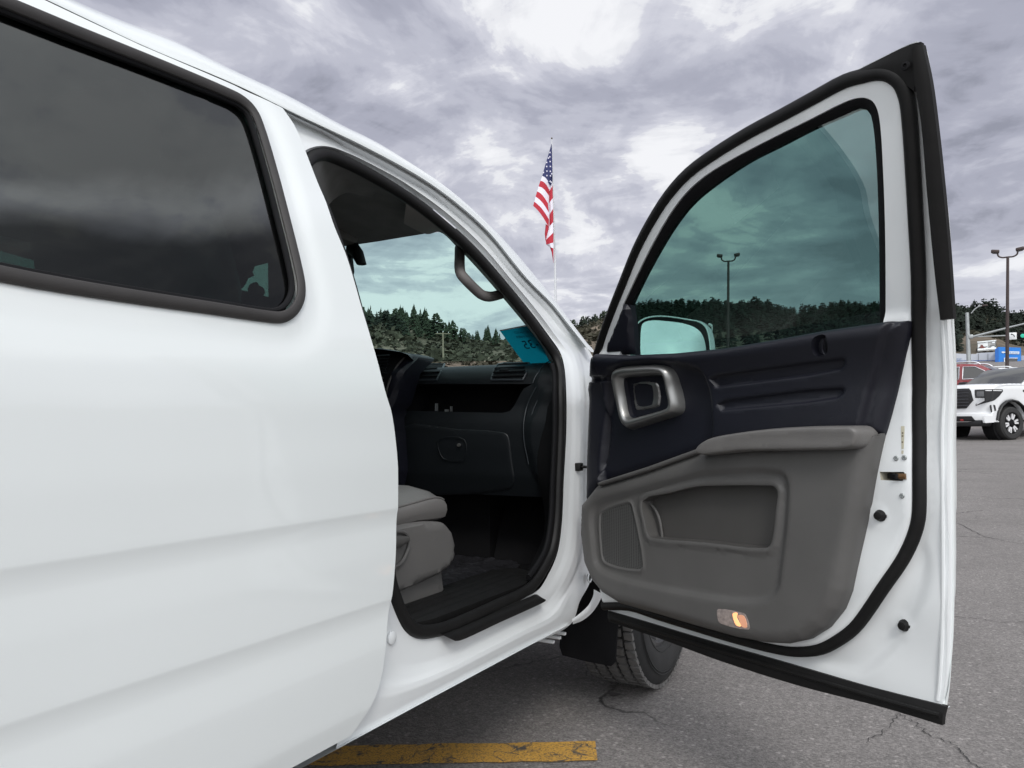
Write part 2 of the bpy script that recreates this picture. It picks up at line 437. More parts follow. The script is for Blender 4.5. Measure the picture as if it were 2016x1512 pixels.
# ================================================================== THE TRUCK
truck = empty('pickup_truck', (-1.9, 2.2, 0), 'white four door pickup truck in the foreground, front passenger door standing wide open', 'pickup truck')
def ruled(name, pairs, offs, rows, m, parent, n=6, surf=Bp, ang=32, flip=False, rowpos=None):
    a = crom([p[0] for p in pairs], n); b = crom([p[1] for p in pairs], n); K = len(a)
    V = []; Fc = []
    for i in range(K):
        t = i/(K-1)*(len(pairs)-1)
        for j in range(rows+1):
            s = j/rows; s2 = rowpos(s, t, float(np.linalg.norm(b[i]-a[i]))) if rowpos else s; p = a[i]*(1-s2)+b[i]*s2
            V.append(surf(p[0], p[1], offs(s, t)))
    for i in range(K-1):
        for j in range(rows):
            q = (i*(rows+1)+j, i*(rows+1)+j+1, (i+1)*(rows+1)+j+1, (i+1)*(rows+1)+j)
            Fc.append(q[::-1] if flip else q)
    return obj(name, V, Fc, m, parent, True, ang)

# --- rear door with its privacy window -----------------------------------------------------
rd_edge = [(556, 213), (579, 247), (599, 294), (625, 361), (640, 396), (657, 446), (681, 505), (712, 612), (740, 708), (753, 765), (765, 820), (773, 902), (775, 989), (774, 1077), (770, 1160), (765, 1202), (760, 1272), (755, 1336), (744, 1377), (727, 1415), (706, 1452)]
e = crom(Byz(rd_edge), 4)
topl = Byz([(93, 0), (278, 88), (463, 167), (556, 213)])
YR = .08                                                     # rear edge of the rear door, outside the picture
out = list(map(tuple, e))+[(.9, .452), (YR, .455), (YR, topl[0][1]-.03)]+[tuple(p) for p in topl[:-1]]
win_o = Byz([(139, 54), (324, 128), (440, 177), (466, 190), (486, 206), (500, 224), (510, 245), (537, 333), (565, 440), (588, 535), (593, 565), (592, 590), (583, 612), (570, 626), (552, 634), (532, 634), (417, 618), (231, 592), (60, 565)])
yb = .20
win_o = np.vstack([win_o, [[.40, 1.196], [.30, 1.19], [.235, 1.205], [yb+.005, 1.25], [yb, 1.30], [yb, 1.50], [yb+.02, 1.56], [yb+.06, 1.582]]])
win_o = crom(win_o, 3, True)
def rd_disp(P):
    bel = np.abs(P[:, 1]-1.145)
    o = emboss(P[:, 1])
    d = sdf(P, win_o)
    o = o-.012*np.exp(-((d+.035)/.022)**2)*0.35             # soft pressing round the window
    return o
crease = np.array([(y_, z_+d_) for z_, dd_ in ((.862, (-.003, 0, .003)), (.828, (-.003, 0, .003)), (.776, (-.003, .003)), (.686, (-.003, 0, .003)), (.651, (-.003, 0, .003)), (.598, (-.003, .003)), (.49, (-.003, .003)), (.475, (0,))) for d_ in dd_ for y_ in np.arange(YR, 1.27, .010)])
V, Fc = sheet('x', out, bodymap, PAINT, None, [win_o], .016, rd_disp, .03, ret=True, extra=crease)
rdoor = obj('rear_door', V, Fc, PAINT, truck, ang=28)
wmid = crom(win_o[::3], 3, True)
ws_c = inset(win_o, .008)
pts = bodymap(ws_c, np.full(len(ws_c), .008))
MB().tube(pts, .0055, True, 12, up=(1, 0, 0), rb=.0100).build('window_seal', RUBG, rdoor)
gl_in = inset(win_o, .026)
pts = bodymap(inset(win_o, .020), np.full(len(ws_c), -.003))
MB().tube(pts, .006, True, 8, up=(1, 0, 0), rb=.005).build('window_gasket', BLK, rdoor)
sheet('window_glass', inset(win_o, .014), bodymap, PGLASS, rdoor, (), .03, lambda P: np.full(len(P), -.008), .0008)

# --- roof --------------------------------------------------------------------------------
sil = [(-60, -92), (30, -48), (134, 0), (231, 42), (352, 88), (463, 143), (579, 197), (680, 252), (738, 280), (801, 317), (877, 367), (941, 421), (1004, 485), (1068, 561), (1099, 600), (1131, 643), (1165, 687)]
rail = [(-60, -76), (0, -44), (93, 0), (185, 44), (278, 88), (463, 166), (556, 211), (591, 228), (653, 257), (715, 287), (798, 331), (850, 363), (905, 404), (965, 459), (1035, 545), (1089, 600), (1122, 642), (1161, 692)]
# match the two lines by the body's length axis
S3 = crom([Bp(u, v, .022) for u, v in sil], 6); R3 = crom([Bp(u, v, .014) for u, v in rail], 6)
def aty(L, y, k): return np.interp(y, L[:, 1], L[:, k])
ys = np.concatenate([[.1, .3, .45], np.linspace(.6, 2.56, 60)])
def silp(y):
    if y < S3[0, 1]: return np.array([S3[0, 0], y, S3[0, 2]-.02*(S3[0, 1]-y)])
    return np.array([aty(S3, y, 0), y, aty(S3, y, 2)])
def railp(y):
    if y < R3[0, 1]: return np.array([R3[0, 0], y, R3[0, 2]-.02*(R3[0, 1]-y)])
    return np.array([aty(R3, y, 0), y, aty(R3, y, 2)])
XC = -1.93                                                  # truck centre line
# windscreen plane: through two traced points of its right edge
wa, wb = Bp(866, 457, .18), Bp(1078, 700, .18)
wdir = np.array([0, wb[1]-wa[1], wb[2]-wa[2]]); wdir /= np.linalg.norm(wdir); wnor = np.array([0, -wdir[2], wdir[1]])
def wsp(u, v, off=0.): return hit(u, v, lambda p: (p-wa)@wnor-off-.05*((p[0]-XC)/.8)**2*0, .5, 8.)
V = []; Fc = []
prof = [(0, 0), (.012, .010), (.03, .018), (.07, .031), (.13, .042), (.25, .056), (.45, .066), (.70, .071)]
yr = [y for y in ys if y <= wa[1]+.03]
for y in yr:
    a, b = railp(y), silp(y); row = []
    for s in (0, .33, .66): row.append(a*(1-s)+b*s+np.array([.006*math.sin(s*math.pi), 0, 0]))
    for dx, dz in prof: row.append(b+np.array([-dx, 0, dz]))
    n1 = len(row)
    row += [np.array([2*XC-p[0], p[1], p[2]]) for p in row[::-1]]
    V += row
m_ = len(row)
for i in range(len(yr)-1):
    for j in range(m_-1): Fc.append((i*m_+j, i*m_+j+1, (i+1)*m_+j+1, (i+1)*m_+j))
obj('roof', V, Fc, PAINT, truck)
# windscreen pillar outside: from the rail line over the silhouette to the glass edge
def pillar(mir):
    V = []; Fc = []; yl = [y for y in ys if y >= wa[1]]
    for y in yl:
        a, b = railp(y), silp(y)
        g = np.array([np.interp(y, [wa[1], wb[1]], [wa[0], wb[0]]), 0, 0]); 
        if y > wb[1]: g[0] = wb[0]
        g[0] += .045; g[1] = y; g[2] = min(wa[2]+(y-wa[1])*wdir[2]/wdir[1]+.012, b[2]+.02)
        row = [a*(1-s)+b*s+np.array([.004*math.sin(s*math.pi), 0, 0]) for s in (0, .33, .66, 1)]
        row += [b*(1-s)+g*s+np.array([0, 0, .014*math.sin(s*math.pi)]) for s in (.25, .5, .75, 1)]
        V += [np.array([2*XC-p[0], p[1], p[2]]) if mir else p for p in row]
    k = len(row)
    for i in range(len(yl)-1):
        for j in range(k-1):
            q = (i*k+j, i*k+j+1, (i+1)*k+j+1, (i+1)*k+j); Fc.append(q[::-1] if mir else q)
    return V, Fc
for mir in (0, 1):
    V, Fc = pillar(mir); obj('windshield_pillar', V, Fc, PAINT, truck)
# dark joint line between roof and door frame
MB().tube([railp(y)+np.array([-.004, 0, -.002]) for y in np.linspace(.1, 1.17, 28)], .0035, False, 6).build('roof_joint', RUBG, truck)

# --- door aperture: cant rail, pillar, sill -------------------------------------------------
pairs = [((500, 186), (580, 345)), ((540, 204), (596, 325)), ((556, 211), (604, 308)), ((591, 228), (622, 299)), ((628, 245), (650, 298)), ((690, 275), (687, 313)), ((760, 310), (750, 345)), ((850, 363), (814, 383)),
 ((905, 404), (877, 431)), ((965, 459), (935, 484)), ((1035, 545), (996, 553)), ((1089, 600), (1048, 617)), ((1122, 642), (1080, 660)), ((1161, 692), (1103, 694)), ((1174, 722), (1111, 722)), ((1180, 770), (1115, 775)), ((1182, 850), (1115, 850)), ((1182, 946), (1110, 946)),
 ((1182, 1033), (1106, 1033)), ((1176, 1100), (1097, 1090)), ((1160, 1150), (1080, 1130)), ((1142, 1183), (1060, 1161)), ((1124, 1228), (1030, 1178)), ((1040, 1272), (990, 1199)), ((960, 1315), (930, 1227)), ((880, 1358), (873, 1250)),
 ((820, 1390), (822, 1255)), ((770, 1417), (797, 1239)), ((735, 1436), (781, 1207)), ((700, 1455), (772, 1172)), ((660, 1477), (762, 1140))]
def ap_row(s, t, w):
    # on the cant rail the pressed steps keep a constant width instead of following the gap
    wt = 1-float(sstep(np.array((t-11.8)/2.)))
    k = [0, 5.2/w, 10/w, 20/w, 1-11./w, 1-1.6/w, 1.]
    if k[4] < k[3]+.05: k[4] = k[3]+.05; k[5] = max(k[5], k[4]+.02)
    q = np.interp(s, [0, .16, .30, .44, .70, .93, 1.], k)
    return wt*q+(1-wt)*s
def ap_off(s, t):
    # t: 0-13 cant rail and pillar top, 13-21 hinge pillar, 21-30 sill
    wt = 1-float(sstep(np.array((t-11.5)/2.)))
    ws = float(sstep(np.array((t-19.5)/2.5)))
    top = np.interp(s, [0, .16, .30, .44, .70, .93, 1.], [.014, .033, .030, .048, .038, .056, .054])
    mid = np.interp(s, [0, .25, .40, .46, .58, .72, .85, 1.], [.052, .050, .047, .040, .036, .040, .046, .050])
    sill = np.interp(s, [0, .06, .16, .27, .36, .44, .56, .62, .80, 1.], [.042, .038, .034, .031, .033, .040, .047, .050, .052, .055])
    return wt*top+(1-wt)*((1-ws)*mid+ws*sill)
ruled('door_frame', pairs, ap_off, 44, PAINT_IN, truck, 8, ang=24, rowpos=ap_row)
# opening seal, a two lipped rubber around the whole opening
seal_px = [(599, 330), (607, 315), (620, 306), (640, 304), (684, 321), (746, 354), (808, 393), (870, 441), (928, 493), (988, 561), (1039, 624), (1071, 667), (1093, 700), (1101, 724), (1104, 775), (1104, 850), (1100, 944), (1096, 1030), (1087, 1084), (1070, 1121), (1050, 1151), (1024, 1170), (985, 1188), (925, 1216), (868, 1239), (824, 1243), (803, 1230), (788, 1203), (774, 1165), (764, 1120), (766, 1000), (764, 905), (755, 815), (734, 735), (702, 612), (672, 508), (631, 398), (603, 345)]
sp = crom([Bp(u, v, .055) for u, v in seal_px], 6, True)
MB().tube(sp, .014, True, 12, up=(1, 0, 0), rb=.0155).build('opening_seal', RUB, truck)
seal_in = [Bp(u, v, .07) for u, v in [(1086, 716), (1091, 735), (1092, 780), (1092, 850), (1088, 944), (1084, 1026), (1075, 1078), (1058, 1112), (1040, 1137)]]
MB().tube(crom(seal_in, 5), .008, False, 10, up=(1, 0, 0), rb=.010).build('inner_seal_lip', BLK, truck)
# hinge pillar lining behind the seal, pillar trim, sill plates
ruled('cowl_side_trim', [((1112, 716), (1088, 714)), ((1113, 780), (1068, 775)), ((1110, 850), (1058, 850)), ((1108, 940), (1060, 940)), ((1100, 1030), (1072, 1010)), ((1088, 1090), (1068, 1060)), ((1068, 1140), (1040, 1120))], lambda s, t: .05+.13*s, 8, BLK, truck, 5)
TRIM = [((800, 396), (795, 440)), ((845, 430), (840, 461)), ((884, 458), (866, 457)), ((914, 484), (901, 488)), ((968, 549), (950, 540)), ((1018, 610), (993, 590)), ((1058, 662), (1036, 642)), ((1092, 700), (1068, 686)), ((1104, 722), (1082, 712))]
ruled('pillar_trim', TRIM, lambda s, t: .06+.12*s-.01*math.sin(s*math.pi), 8, mat('pillar_trim_cloth', (.30, .285, .27), .7), truck, 5)
hp = [(905, 488, .16), (905, 506, .14), (905, 528, .13), (908, 540, .125), (918, 552, .12), (936, 570, .12), (948, 580, .12), (962, 584, .12), (980, 581, .13), (996, 576, .16)]
g = MB().tube(crom([Bp(*q) for q in hp], 5), .0145, False, 12, rb=.016)
for q in ((907, 494, .16), (986, 579, .16)): g.tube([Bp(q[0], q[1], .15), Bp(q[0]+8, q[1]-6, .19)], .016, False, 10)
g.build('grab_handle', TRIMG, truck)
# black sill step plate between the seals
yA, yB = 1.33, 2.14
def ridge(P): return .012*np.sin(np.clip((P[:, 1]+.975)/-.20, 0, 1)*math.pi)**.5+.0022*(np.abs(((P[:, 1]+1.17)/.034) % 1-.5) < .3)*(P[:, 1] > -1.15)*(P[:, 1] < -1.02)*(P[:, 0] > yA+.05)*(P[:, 0] < yB-.05)
zmap = lambda z0: (lambda P, off: np.stack([P[:, 1], P[:, 0], z0+off], 1))
plate = [(yA+.10, -1.02), (yA+.2, -.998), (yB-.15, -.990), (yB, -1.01), (yB+.05, -1.12), (yB+.05, -1.20), (yA-.05, -1.20)]
sheet('sill_step_plate', plate, zmap(.572), RUB, truck, (), .007, ridge, .05, 50)
sc_px = [(871, 1249), (878, 1254), (893, 1261), (902, 1261), (985, 1225), (1073, 1186), (1074, 1181), (1067, 1177), (1055, 1173), (960, 1214)]
P = Byz(sc_px, .036)
def scmap(P, off): return np.stack([np.interp(P[:, 1], [.50, .555, .585], [-.905, -.957, -.978])+off, P[:, 0], P[:, 1]+off*.6], 1)
ruled('scuff_plate', [((869, 1249), (896, 1262)), ((900, 1237), (906, 1261)), ((960, 1211), (985, 1225)), ((1040, 1176), (1060, 1191)), ((1056, 1170), (1073, 1184)), ((1066, 1176), (1075, 1181))], lambda s, t: .044-.020*s-.008*math.sin(s*math.pi), 8, RUB, truck, 5)
# hinge bolt, check strap, drain plug, jack point bits
q = Bp(1133, 919, .045)
g = MB().tube([q, q+np.array([.022, .0, 0])], .012, False, 12).tube([q+np.array([.018, 0, 0]), q+np.array([.03, .006, .0]), Bp(1168, 921, .02)], .0045, False, 8)
g.box(q+np.array([.012, 0, 0]), (.02, .034, .026), bev=.004)
g.build('check_strap', RUB, truck)
q = Bp(1160, 1137, .035); MB().tube([q-np.array([.004, 0, 0]), q+np.array([.001, 0, 0])], .0125, False, 16).build('drain_hole', BLK, truck)
MB().tube([q+np.array([.002, .0145*math.cos(a), .0145*math.sin(a)]) for a in np.linspace(0, 6.283, 20)[:-1]], .003, True, 8).build('drain_collar', PAINT_IN, truck)
q = Bp(773, 1256, .046); MB().lathe([(.014, -.003), (.0135, .0005), (.011, .002), (.001, .0026)], Matrix.Translation(q) @ Matrix.Rotation(R(90), 4, 'Y'), 20).build('sill_plug', PAINT_IN, truck)
for u, v in ((1077, 1262), (1090, 1254), (1100, 1246)): MB().box(Bp(u, v, .10), (.05, .012, .010), bev=.003).build('sill_bracket', PAINT_IN, truck)
# under the sill: closed box so the floor is not hollow
MB().box((-1.9, 1.2, .485), (1.72, 4.2, .04)).build('underbody', BLK, truck)
Vs = []
a0 = [Bp(u, v, .03) for u, v in [(1124, 1228), (1040, 1272), (960, 1315), (880, 1358), (820, 1390), (770, 1417), (735, 1436), (700, 1455), (660, 1477), (590, 1514)]]
a0 += [np.array([-.94, y, .452]) for y in (.8, .5, .3)]
for p in a0: Vs += [p, p+np.array([-.02, 0, -.006]), p+np.array([-.25, 0, .0])]
obj('sill_underside', Vs, [(3*i+j, 3*i+j+1, 3*i+4+j, 3*i+3+j) for i in range(len(a0)-1) for j in range(2)], PAINT_IN, truck)
# lower edge of the fender behind the wheel, and the white bracket
fb = [((1126, 1219), (1128, 1229)), ((1140, 1209), (1146, 1222)), ((1158, 1192), (1164, 1208)), ((1168, 1172), (1176, 1192)), ((1169, 1160), (1187, 1170))]
ruled('fender_bracket', fb, lambda s, t: .012+.010*abs(s-.45), 6, PAINT_IN, truck, 5, surf=lambda u, v, o: onx(u, v, X0+.02-o*0.8))

# --- cabin -----------------------------------------------------------------------------------
YD = 2.33
def dyz(z):
    z = np.asarray(z, float)
    return np.interp(z, [.60, .74, .86, .96, 1.02, 1.045, 1.10, 1.155, 1.19, 1.215, 1.235, 1.248, 1.256, 1.26], [2.46, 2.40, 2.345, 2.325, 2.318, 2.318, 2.33, 2.322, 2.326, 2.338, 2.362, 2.395, 2.44, 2.52])
def dashmap(P, off): return np.stack([P[:, 0], dyz(P[:, 1])-off, P[:, 1]], 1)
def Dsh(u, v): 
    p = hit(u, v, lambda p: p[1]-dyz(p[2]), .8, 8.); return (p[0], p[2])
DS = lambda px: np.array([Dsh(u, v) for u, v in px])
zt = 1.2595
do = [(-1.0, .79), (-1.0, 1.2), (-1.02, 1.235), (-1.05, zt), (-2.78, zt), (-2.78, .79)]
shelf = DS([(793, 756), (1048, 756), (1030, 766), (1022, 780), (1010, 802), (1004, 809), (990, 813), (900, 811), (792, 808)])
end1 = DS([(1051, 754), (1063, 732), (1079, 714), (1090, 709), (1135, 709), (1150, 1010), (1094, 1000), (1050, 930), (1034, 868), (1033, 839), (1040, 799), (1057, 763)])
end2 = DS([(1071, 769), (1130, 766), (1150, 1020), (1094, 995), (1062, 940), (1048, 890), (1044, 859), (1047, 823)])
def d_disp(P): return .010*sstep(sdf(P, end1)/.008+.5)+.008*sstep(sdf(P, end2)/.006+.5)
dash = sheet('dashboard', do, dashmap, DASHM, truck, [shelf], .011, d_disp, .012, 60)
g = MB(); sh = dens(shelf, .03); A = dashmap(sh, np.full(len(sh), -.008)); B = A+np.array([0, .16, .0]); n = len(sh)
g.add(list(A)+list(B), [(i, (i+1) % n, n+(i+1) % n, n+i) for i in range(n)]+[tuple(range(n, 2*n))])
g.build('storage_shelf', BLK, dash)
for u, v0, v1, wd in ((838, 793, 806, .006), (859, 805, 807, .012), (868, 799, 807, .003)):
    a = Dsh(u, v0); b = Dsh(u, v1); MB().box((a[0], 2.40, (a[1]+b[1])/2-.002), (wd, .012, abs(a[1]-b[1])+.004)).build('shelf_clip', STEEL, dash)
# top of the dash running under the windscreen
tp = MB(); N_ = 16
V = []; Fc = []
for x in np.linspace(-2.78, -1.03, 15):
    for (y, z) in [(2.50, zt-.004), (2.56, 1.262), (2.64, 1.262), (2.80, 1.250)]: V.append((x, y, z))
for i in range(14):
    for j in range(3): Fc.append((i*4+j, i*4+j+1, i*4+j+5, i*4+j+4))
obj('dash_top', V, Fc, DASHM, dash)
gbx = crom(DS([(785, 843), (900, 845), (982, 850), (998, 855), (1003, 866), (1008, 905), (1014, 948), (1008, 960), (985, 966), (785, 960)]), 3, True)
glove = sheet('glovebox', gbx, dashmap, DASHM, dash, (), .012, lambda P: .002+.003*rnd(sdf(P, gbx), .008), .012, rim=(.002, .006))
lat = DS([(866, 866), (918, 866), (918, 903), (905, 906), (880, 904), (872, 897)])
pts = dashmap(lat, np.full(len(lat), .012)); MB().tube(crom(pts, 4, True), .0016, True, 6).build('glovebox_latch', DASHM, dash)
q = Dsh(907, 876); MB().tube([(q[0], dyz(q[1])-.008, q[1]), (q[0], dyz(q[1])-.016, q[1])], .006, False, 10).build('glovebox_lock', SATIN, dash)
DASHL = mat('vent_ring_and_highlight', (.03, .036, .042), .4)
for px_ in ([(1057, 763), (1048, 780), (1040, 799), (1035, 820), (1033, 839), (1034, 868), (1043, 914)], [(1097, 766), (1073, 768), (1062, 785), (1048, 820), (1045, 859), (1055, 918), (1070, 955), (1089, 989)], [(1051, 754), (1056, 742), (1063, 732), (1070, 722), (1079, 714), (1090, 710)]):
    P = DS(px_); MB().tube(crom(dashmap(P, np.full(len(P), .0085)), 4), .0017, False, 6).build('trim_edge_highlight', DASHL, dash)  # paler tubes paint the bevel highlights along the dash end panels
def vent(px, knob):
    P = DS(px); ring = dens(dashmap(P, np.full(len(P), .003)), .006)
    g = MB().tube(ring, .0040, True, 8); v = g.build('air_vent', DASHL, dash)
    A = dashmap(P, np.full(len(P), -.002)+.004)
    obj('vent_opening', A, [tuple(range(len(A)))], BLK, v, False)
    lo, hi = P[:, 1].min(), P[:, 1].max()
    for k in range(1, 5):
        z = lo+(hi-lo)*k/5; xs = []
        for i in range(len(P)):
            a, b = P[i], P[(i+1) % len(P)]
            if (a[1]-z)*(b[1]-z) < 0: xs.append(a[0]+(b[0]-a[0])*(z-a[1])/(b[1]-a[1]))
        if len(xs) > 1: MB().box(((min(xs)+max(xs))/2, float(dyz(z))-.006, z), (max(xs)-min(xs)-.006, .008, .0028), Matrix.Rotation(R(25), 3, 'X')).build('vent_slat', BLK, v)
    c = P.mean(0); MB().box((c[0], float(dyz(c[1]))-.011, c[1]-.002), (.034, .006, .008), bev=.002).build('vent_tab', DASHM, v)
vent([(814, 748), (818, 731), (826, 719), (838, 717), (876, 717), (869, 732), (861, 748)], 0)
vent([(968, 748), (974, 728), (981, 718), (992, 715), (1042, 715), (1037, 735), (1030, 748)], 1)
# centre stack
YC = 2.20
cmap_ = lambda P, off: np.stack([P[:, 0], YC+.25*(1.25-P[:, 1])*0+np.clip(P[:, 1]-1.22, 0, 1)*1.2-off, P[:, 1]], 1)
CSP = lambda px: np.array([ony(u, v, YC)[[0, 2]] for u, v in px])
co = CSP([(690, 684), (737, 686), (770, 690), (790, 694), (803, 700), (800, 716), (790, 752), (778, 792), (768, 812), (766, 850), (764, 960), (690, 970)])
stack = sheet('centre_stack', crom(co, 3, True), cmap_, NAVY, dash, (), .012, lambda P: .02*rnd(sdf(P, co), .02), .10)
ci = crom(CSP([(690, 696), (738, 697), (772, 699), (782, 704), (780, 720), (772, 755), (762, 796), (755, 806), (690, 806)]), 3, True)
sheet('control_panel', ci, cmap_, BLK, dash, (), .02, lambda P: np.full(len(P), .023), .004)
cp = CSP([(783, 702), (781, 722), (773, 756), (764, 795), (757, 806), (748, 809)])
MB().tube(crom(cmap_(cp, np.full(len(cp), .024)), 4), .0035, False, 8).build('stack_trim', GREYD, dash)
for k in range(6):
    a = CSP([(740, 701+6*k), (777-1.2*k, 702+6*k)]); MB().box(((a[0][0]+a[1][0])/2, YC-.03, (a[0][1]+a[1][1])/2), (abs(a[1][0]-a[0][0]), .010, .003), Matrix.Rotation(R(25), 3, 'X')).build('vent_slat', DASHM, stack)
for u, v in ((765, 726), (763, 733), (753, 741), (760, 745), (756, 755), (762, 754)): 
    a = CSP([(u, v)])[0]; MB().box((a[0], YC-.025, a[1]), (.010, .006, .005), bev=.001).build('control_button', GREY, stack)
# steep hood of the stack towards the windscreen
Pm = MB(); A = [ony(u, v, YC-.02) for u, v in [(690, 684), (737, 686), (770, 690), (790, 693), (803, 698)]]
B = [ony(u, v, YC+.28) for u, v in [(690, 690), (737, 690), (775, 692), (806, 697), (838, 705)]]
D_ = [b+np.array([.02, .05, -.10]) for b in B]
n = len(A); obj('stack_hood', A+B+D_, [(i, i+1, n+i+1, n+i) for i in range(n-1)]+[(n+i, n+i+1, 2*n+i+1, 2*n+i) for i in range(n-1)]+[(4, n+4, 2*n+4)], DASHM, dash)
# cabin shell: floor, firewall, tunnel, left side with window opening, back wall
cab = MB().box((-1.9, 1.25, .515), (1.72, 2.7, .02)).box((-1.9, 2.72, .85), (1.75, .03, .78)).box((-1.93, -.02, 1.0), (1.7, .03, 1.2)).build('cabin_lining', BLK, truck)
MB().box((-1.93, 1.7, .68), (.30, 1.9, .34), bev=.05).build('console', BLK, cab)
HL = []
for y, z in [(0.0, 1.66), (.6, 1.70), (1.3, 1.715), (1.70, 1.705)]:
    for x in np.linspace(-2.66, -1.2, 9): HL.append((x, y, z-.05*abs((x+1.93)/.73)**4))
def stk(u, v):
    d = ray(u, v)
    def f(p):
        s = (p[2]-wa[2])/(wb[2]-wa[2]); xx = wa[0]+(wb[0]-wa[0])*s; c = 1-((p[0]-XC)/(xx-XC))**2
        return (p-wa-np.array([0, .055*c, .03*c]))@wnor+.006
    return hit(u, v, f, .5, 8.)
hdr = [stk(u, v) for u, v in [(870, 455), (830, 462), (790, 468.5), (745, 476), (700, 484)]]
hl_ = [hdr[0]*0+np.array([2*XC-p[0], p[1], p[2]]) for p in hdr]
for p in hl_+hdr[-2::-1]: HL.append(tuple(p+np.array([0, -.004, 0])))
obj('headliner', HL, [(i*9+j, i*9+j+1, i*9+j+10, i*9+j+9) for i in range(4) for j in range(8)], CLOTH, cab)
# door header lining: from the opening seal in to the headliner
ruled('header_lining', [((600, 335), (640, 420)), ((612, 318), (650, 400)), ((640, 308), (680, 380)), ((690, 326), (710, 385)), ((760, 365), (770, 400)), ((830, 412), (830, 432)), ((870, 442), (862, 452))], lambda s, t: .05+.16*s, 8, CLOTH, truck, 5)
vis = [(690, 410), (720, 404), (750, 399), (757, 401), (800, 421), (831, 437), (832, 443), (826, 449), (800, 456), (759, 466), (711, 472), (690, 469)]
VP0 = np.array([0, 1.62, 1.665]); VN = np.array([0, .16, -1.]); VN /= np.linalg.norm(VN)
def visp(u, v, off=0): return hit(u, v, lambda p: (p-VP0)@VN-off, .5, 8)
vxy = np.array([visp(u, v)[:2] for u, v in vis])
vmap = lambda P, off: np.stack([P[:, 0], P[:, 1], VP0[2]+(P[:, 1]-VP0[1])*.16-off], 1)
MB().tube(np.array([visp(u, v, .006) for u, v in [(690, 412), (720, 406), (755, 400)]]), .006, False, 6).build('visor_gap', BLK, cab)
visor = sheet('sun_visor', crom(vxy, 3, True), vmap, CLOTH, truck, (), .02, lambda P: .012*rnd(sdf(P, crom(vxy, 3, True)), .02), .02)
q = np.array([visp(u, v, .014) for u, v in [(705, 433), (738, 426), (750, 432), (716, 438)]]); MB().tube(q, .0022, True, 6).build('visor_label', BLK, visor)
# windscreen with header edge
wt_ = np.array([wsp(866, 457), wsp(780, 469), wsp(700, 484)])
xl = 2*XC-wa[0]; xb = 2*XC-wb[0]
zl = lambda s, x: None
V = []; Fc = []
for s in np.linspace(0, 1.06, 8):
    p = wa+(wb-wa)*s
    for k in range(11):
        t = -.035+1.07*k/10; x = p[0]*(1-t)+(2*XC-p[0])*t; V.append((x, p[1]+.055*(1-((x-XC)/(p[0]-XC))**2), p[2]+.030*(1-((x-XC)/(p[0]-XC))**2)))
for i in range(7):
    for j in range(10): Fc.append((i*11+j, i*11+j+1, i*11+j+12, i*11+j+11))
obj('windshield', V, Fc, WGLASS, truck)
# permit slip taped inside the glass
TEAL = mat('teal_paper', (.006, .18, .26), .7, 0, 0, .05, 8, emit=None)
mt = TEAL.node_tree; tl = mt.nodes.new('ShaderNodeBsdfTranslucent'); tl.inputs[0].default_value = (.004, .19, .27, 1); mxs = mt.nodes.new('ShaderNodeMixShader'); mxs.inputs[0].default_value = .6
mt.links.new(mt.nodes['Principled BSDF'].outputs[0], mxs.inputs[1]); mt.links.new(tl.outputs[0], mxs.inputs[2]); mt.links.new(mxs.outputs[0], mt.nodes['Material Output'].inputs[0])
SP = [stk(984, 651), stk(1042, 640), stk(1100, 722), stk(1032, 716)]
def quadgrid(Q, n=5):
    V = []; 
    for i in range(n+1):
        for j in range(n+1):
            a, b = i/n, j/n; V.append((Q[0]*(1-a)+Q[1]*a)*(1-b)+(Q[3]*(1-a)+Q[2]*a)*b)
    return V, [(i*(n+1)+j, i*(n+1)+j+1, (i+1)*(n+1)+j+1, (i+1)*(n+1)+j) for i in range(n) for j in range(n)]
V, Fc = quadgrid(SP); slip = obj('permit_slip', V, Fc, TEAL, truck)
PAPER = mat('white_paper', (.75, .78, .78), .8)
V, Fc = quadgrid([stk(983.5, 649.5), stk(1041, 638.3), stk(1042, 640.6), stk(984.2, 651.8)], 2); obj('slip_edge', [np.array(v)-wnor*.001 for v in V], Fc, PAPER, slip)
INK = mat('ink', (.002, .03, .07), .8)
def text_mesh(s, size=1., font_scale=1.):
    cu = bpy.data.curves.new('t', 'FONT'); cu.body = s; cu.size = size; cu.align_x = 'CENTER'; cu.align_y = 'CENTER'; cu.resolution_u = 3
    o = bpy.data.objects.new('t', cu); C.objects.link(o); bpy.context.view_layer.update()
    me = bpy.data.meshes.new_from_object(o.evaluated_get(bpy.context.evaluated_depsgraph_get())); bpy.data.objects.remove(o)
    V = np.array([v.co for v in me.vertices]); Fc = [tuple(p.vertices) for p in me.polygons]; bpy.data.meshes.remove(me)
    return V, Fc
def text_on(name, s, fn, m, parent):
    V, Fc = text_mesh(s)
    c = (V.min(0)+V.max(0))/2; e = (V.max(0)-V.min(0))
    U = (V-c)/np.array([e[0], e[1], 1])+np.array([.5, .5, 0])
    return obj(name, [fn(a, b) for a, b, _ in U], Fc, m, parent, False)
def slipf(p0, p1, p2, p3, o=.0015):      # a in 0..1 along the text, b up; mirrored writing runs right to left
    Q = [stk(*q) for q in (p0, p1, p2, p3)]
    return lambda a, b: (Q[0]*(1-a)+Q[1]*a)*b+(Q[3]*(1-a)+Q[2]*a)*(1-b)-wnor*o
text_on('slip_number', 'D-35', slipf((1070, 664), (1026, 671), (1035, 687), (1082, 681)), INK, slip)
text_on('slip_line', 'PURCHASED', slipf((1047, 650), (1011, 652), (1014, 657), (1050, 654)), INK, slip)
text_on('slip_line', 'FILE NUMBER', slipf((1053, 658), (1014, 661), (1018, 666), (1058, 661)), INK, slip)
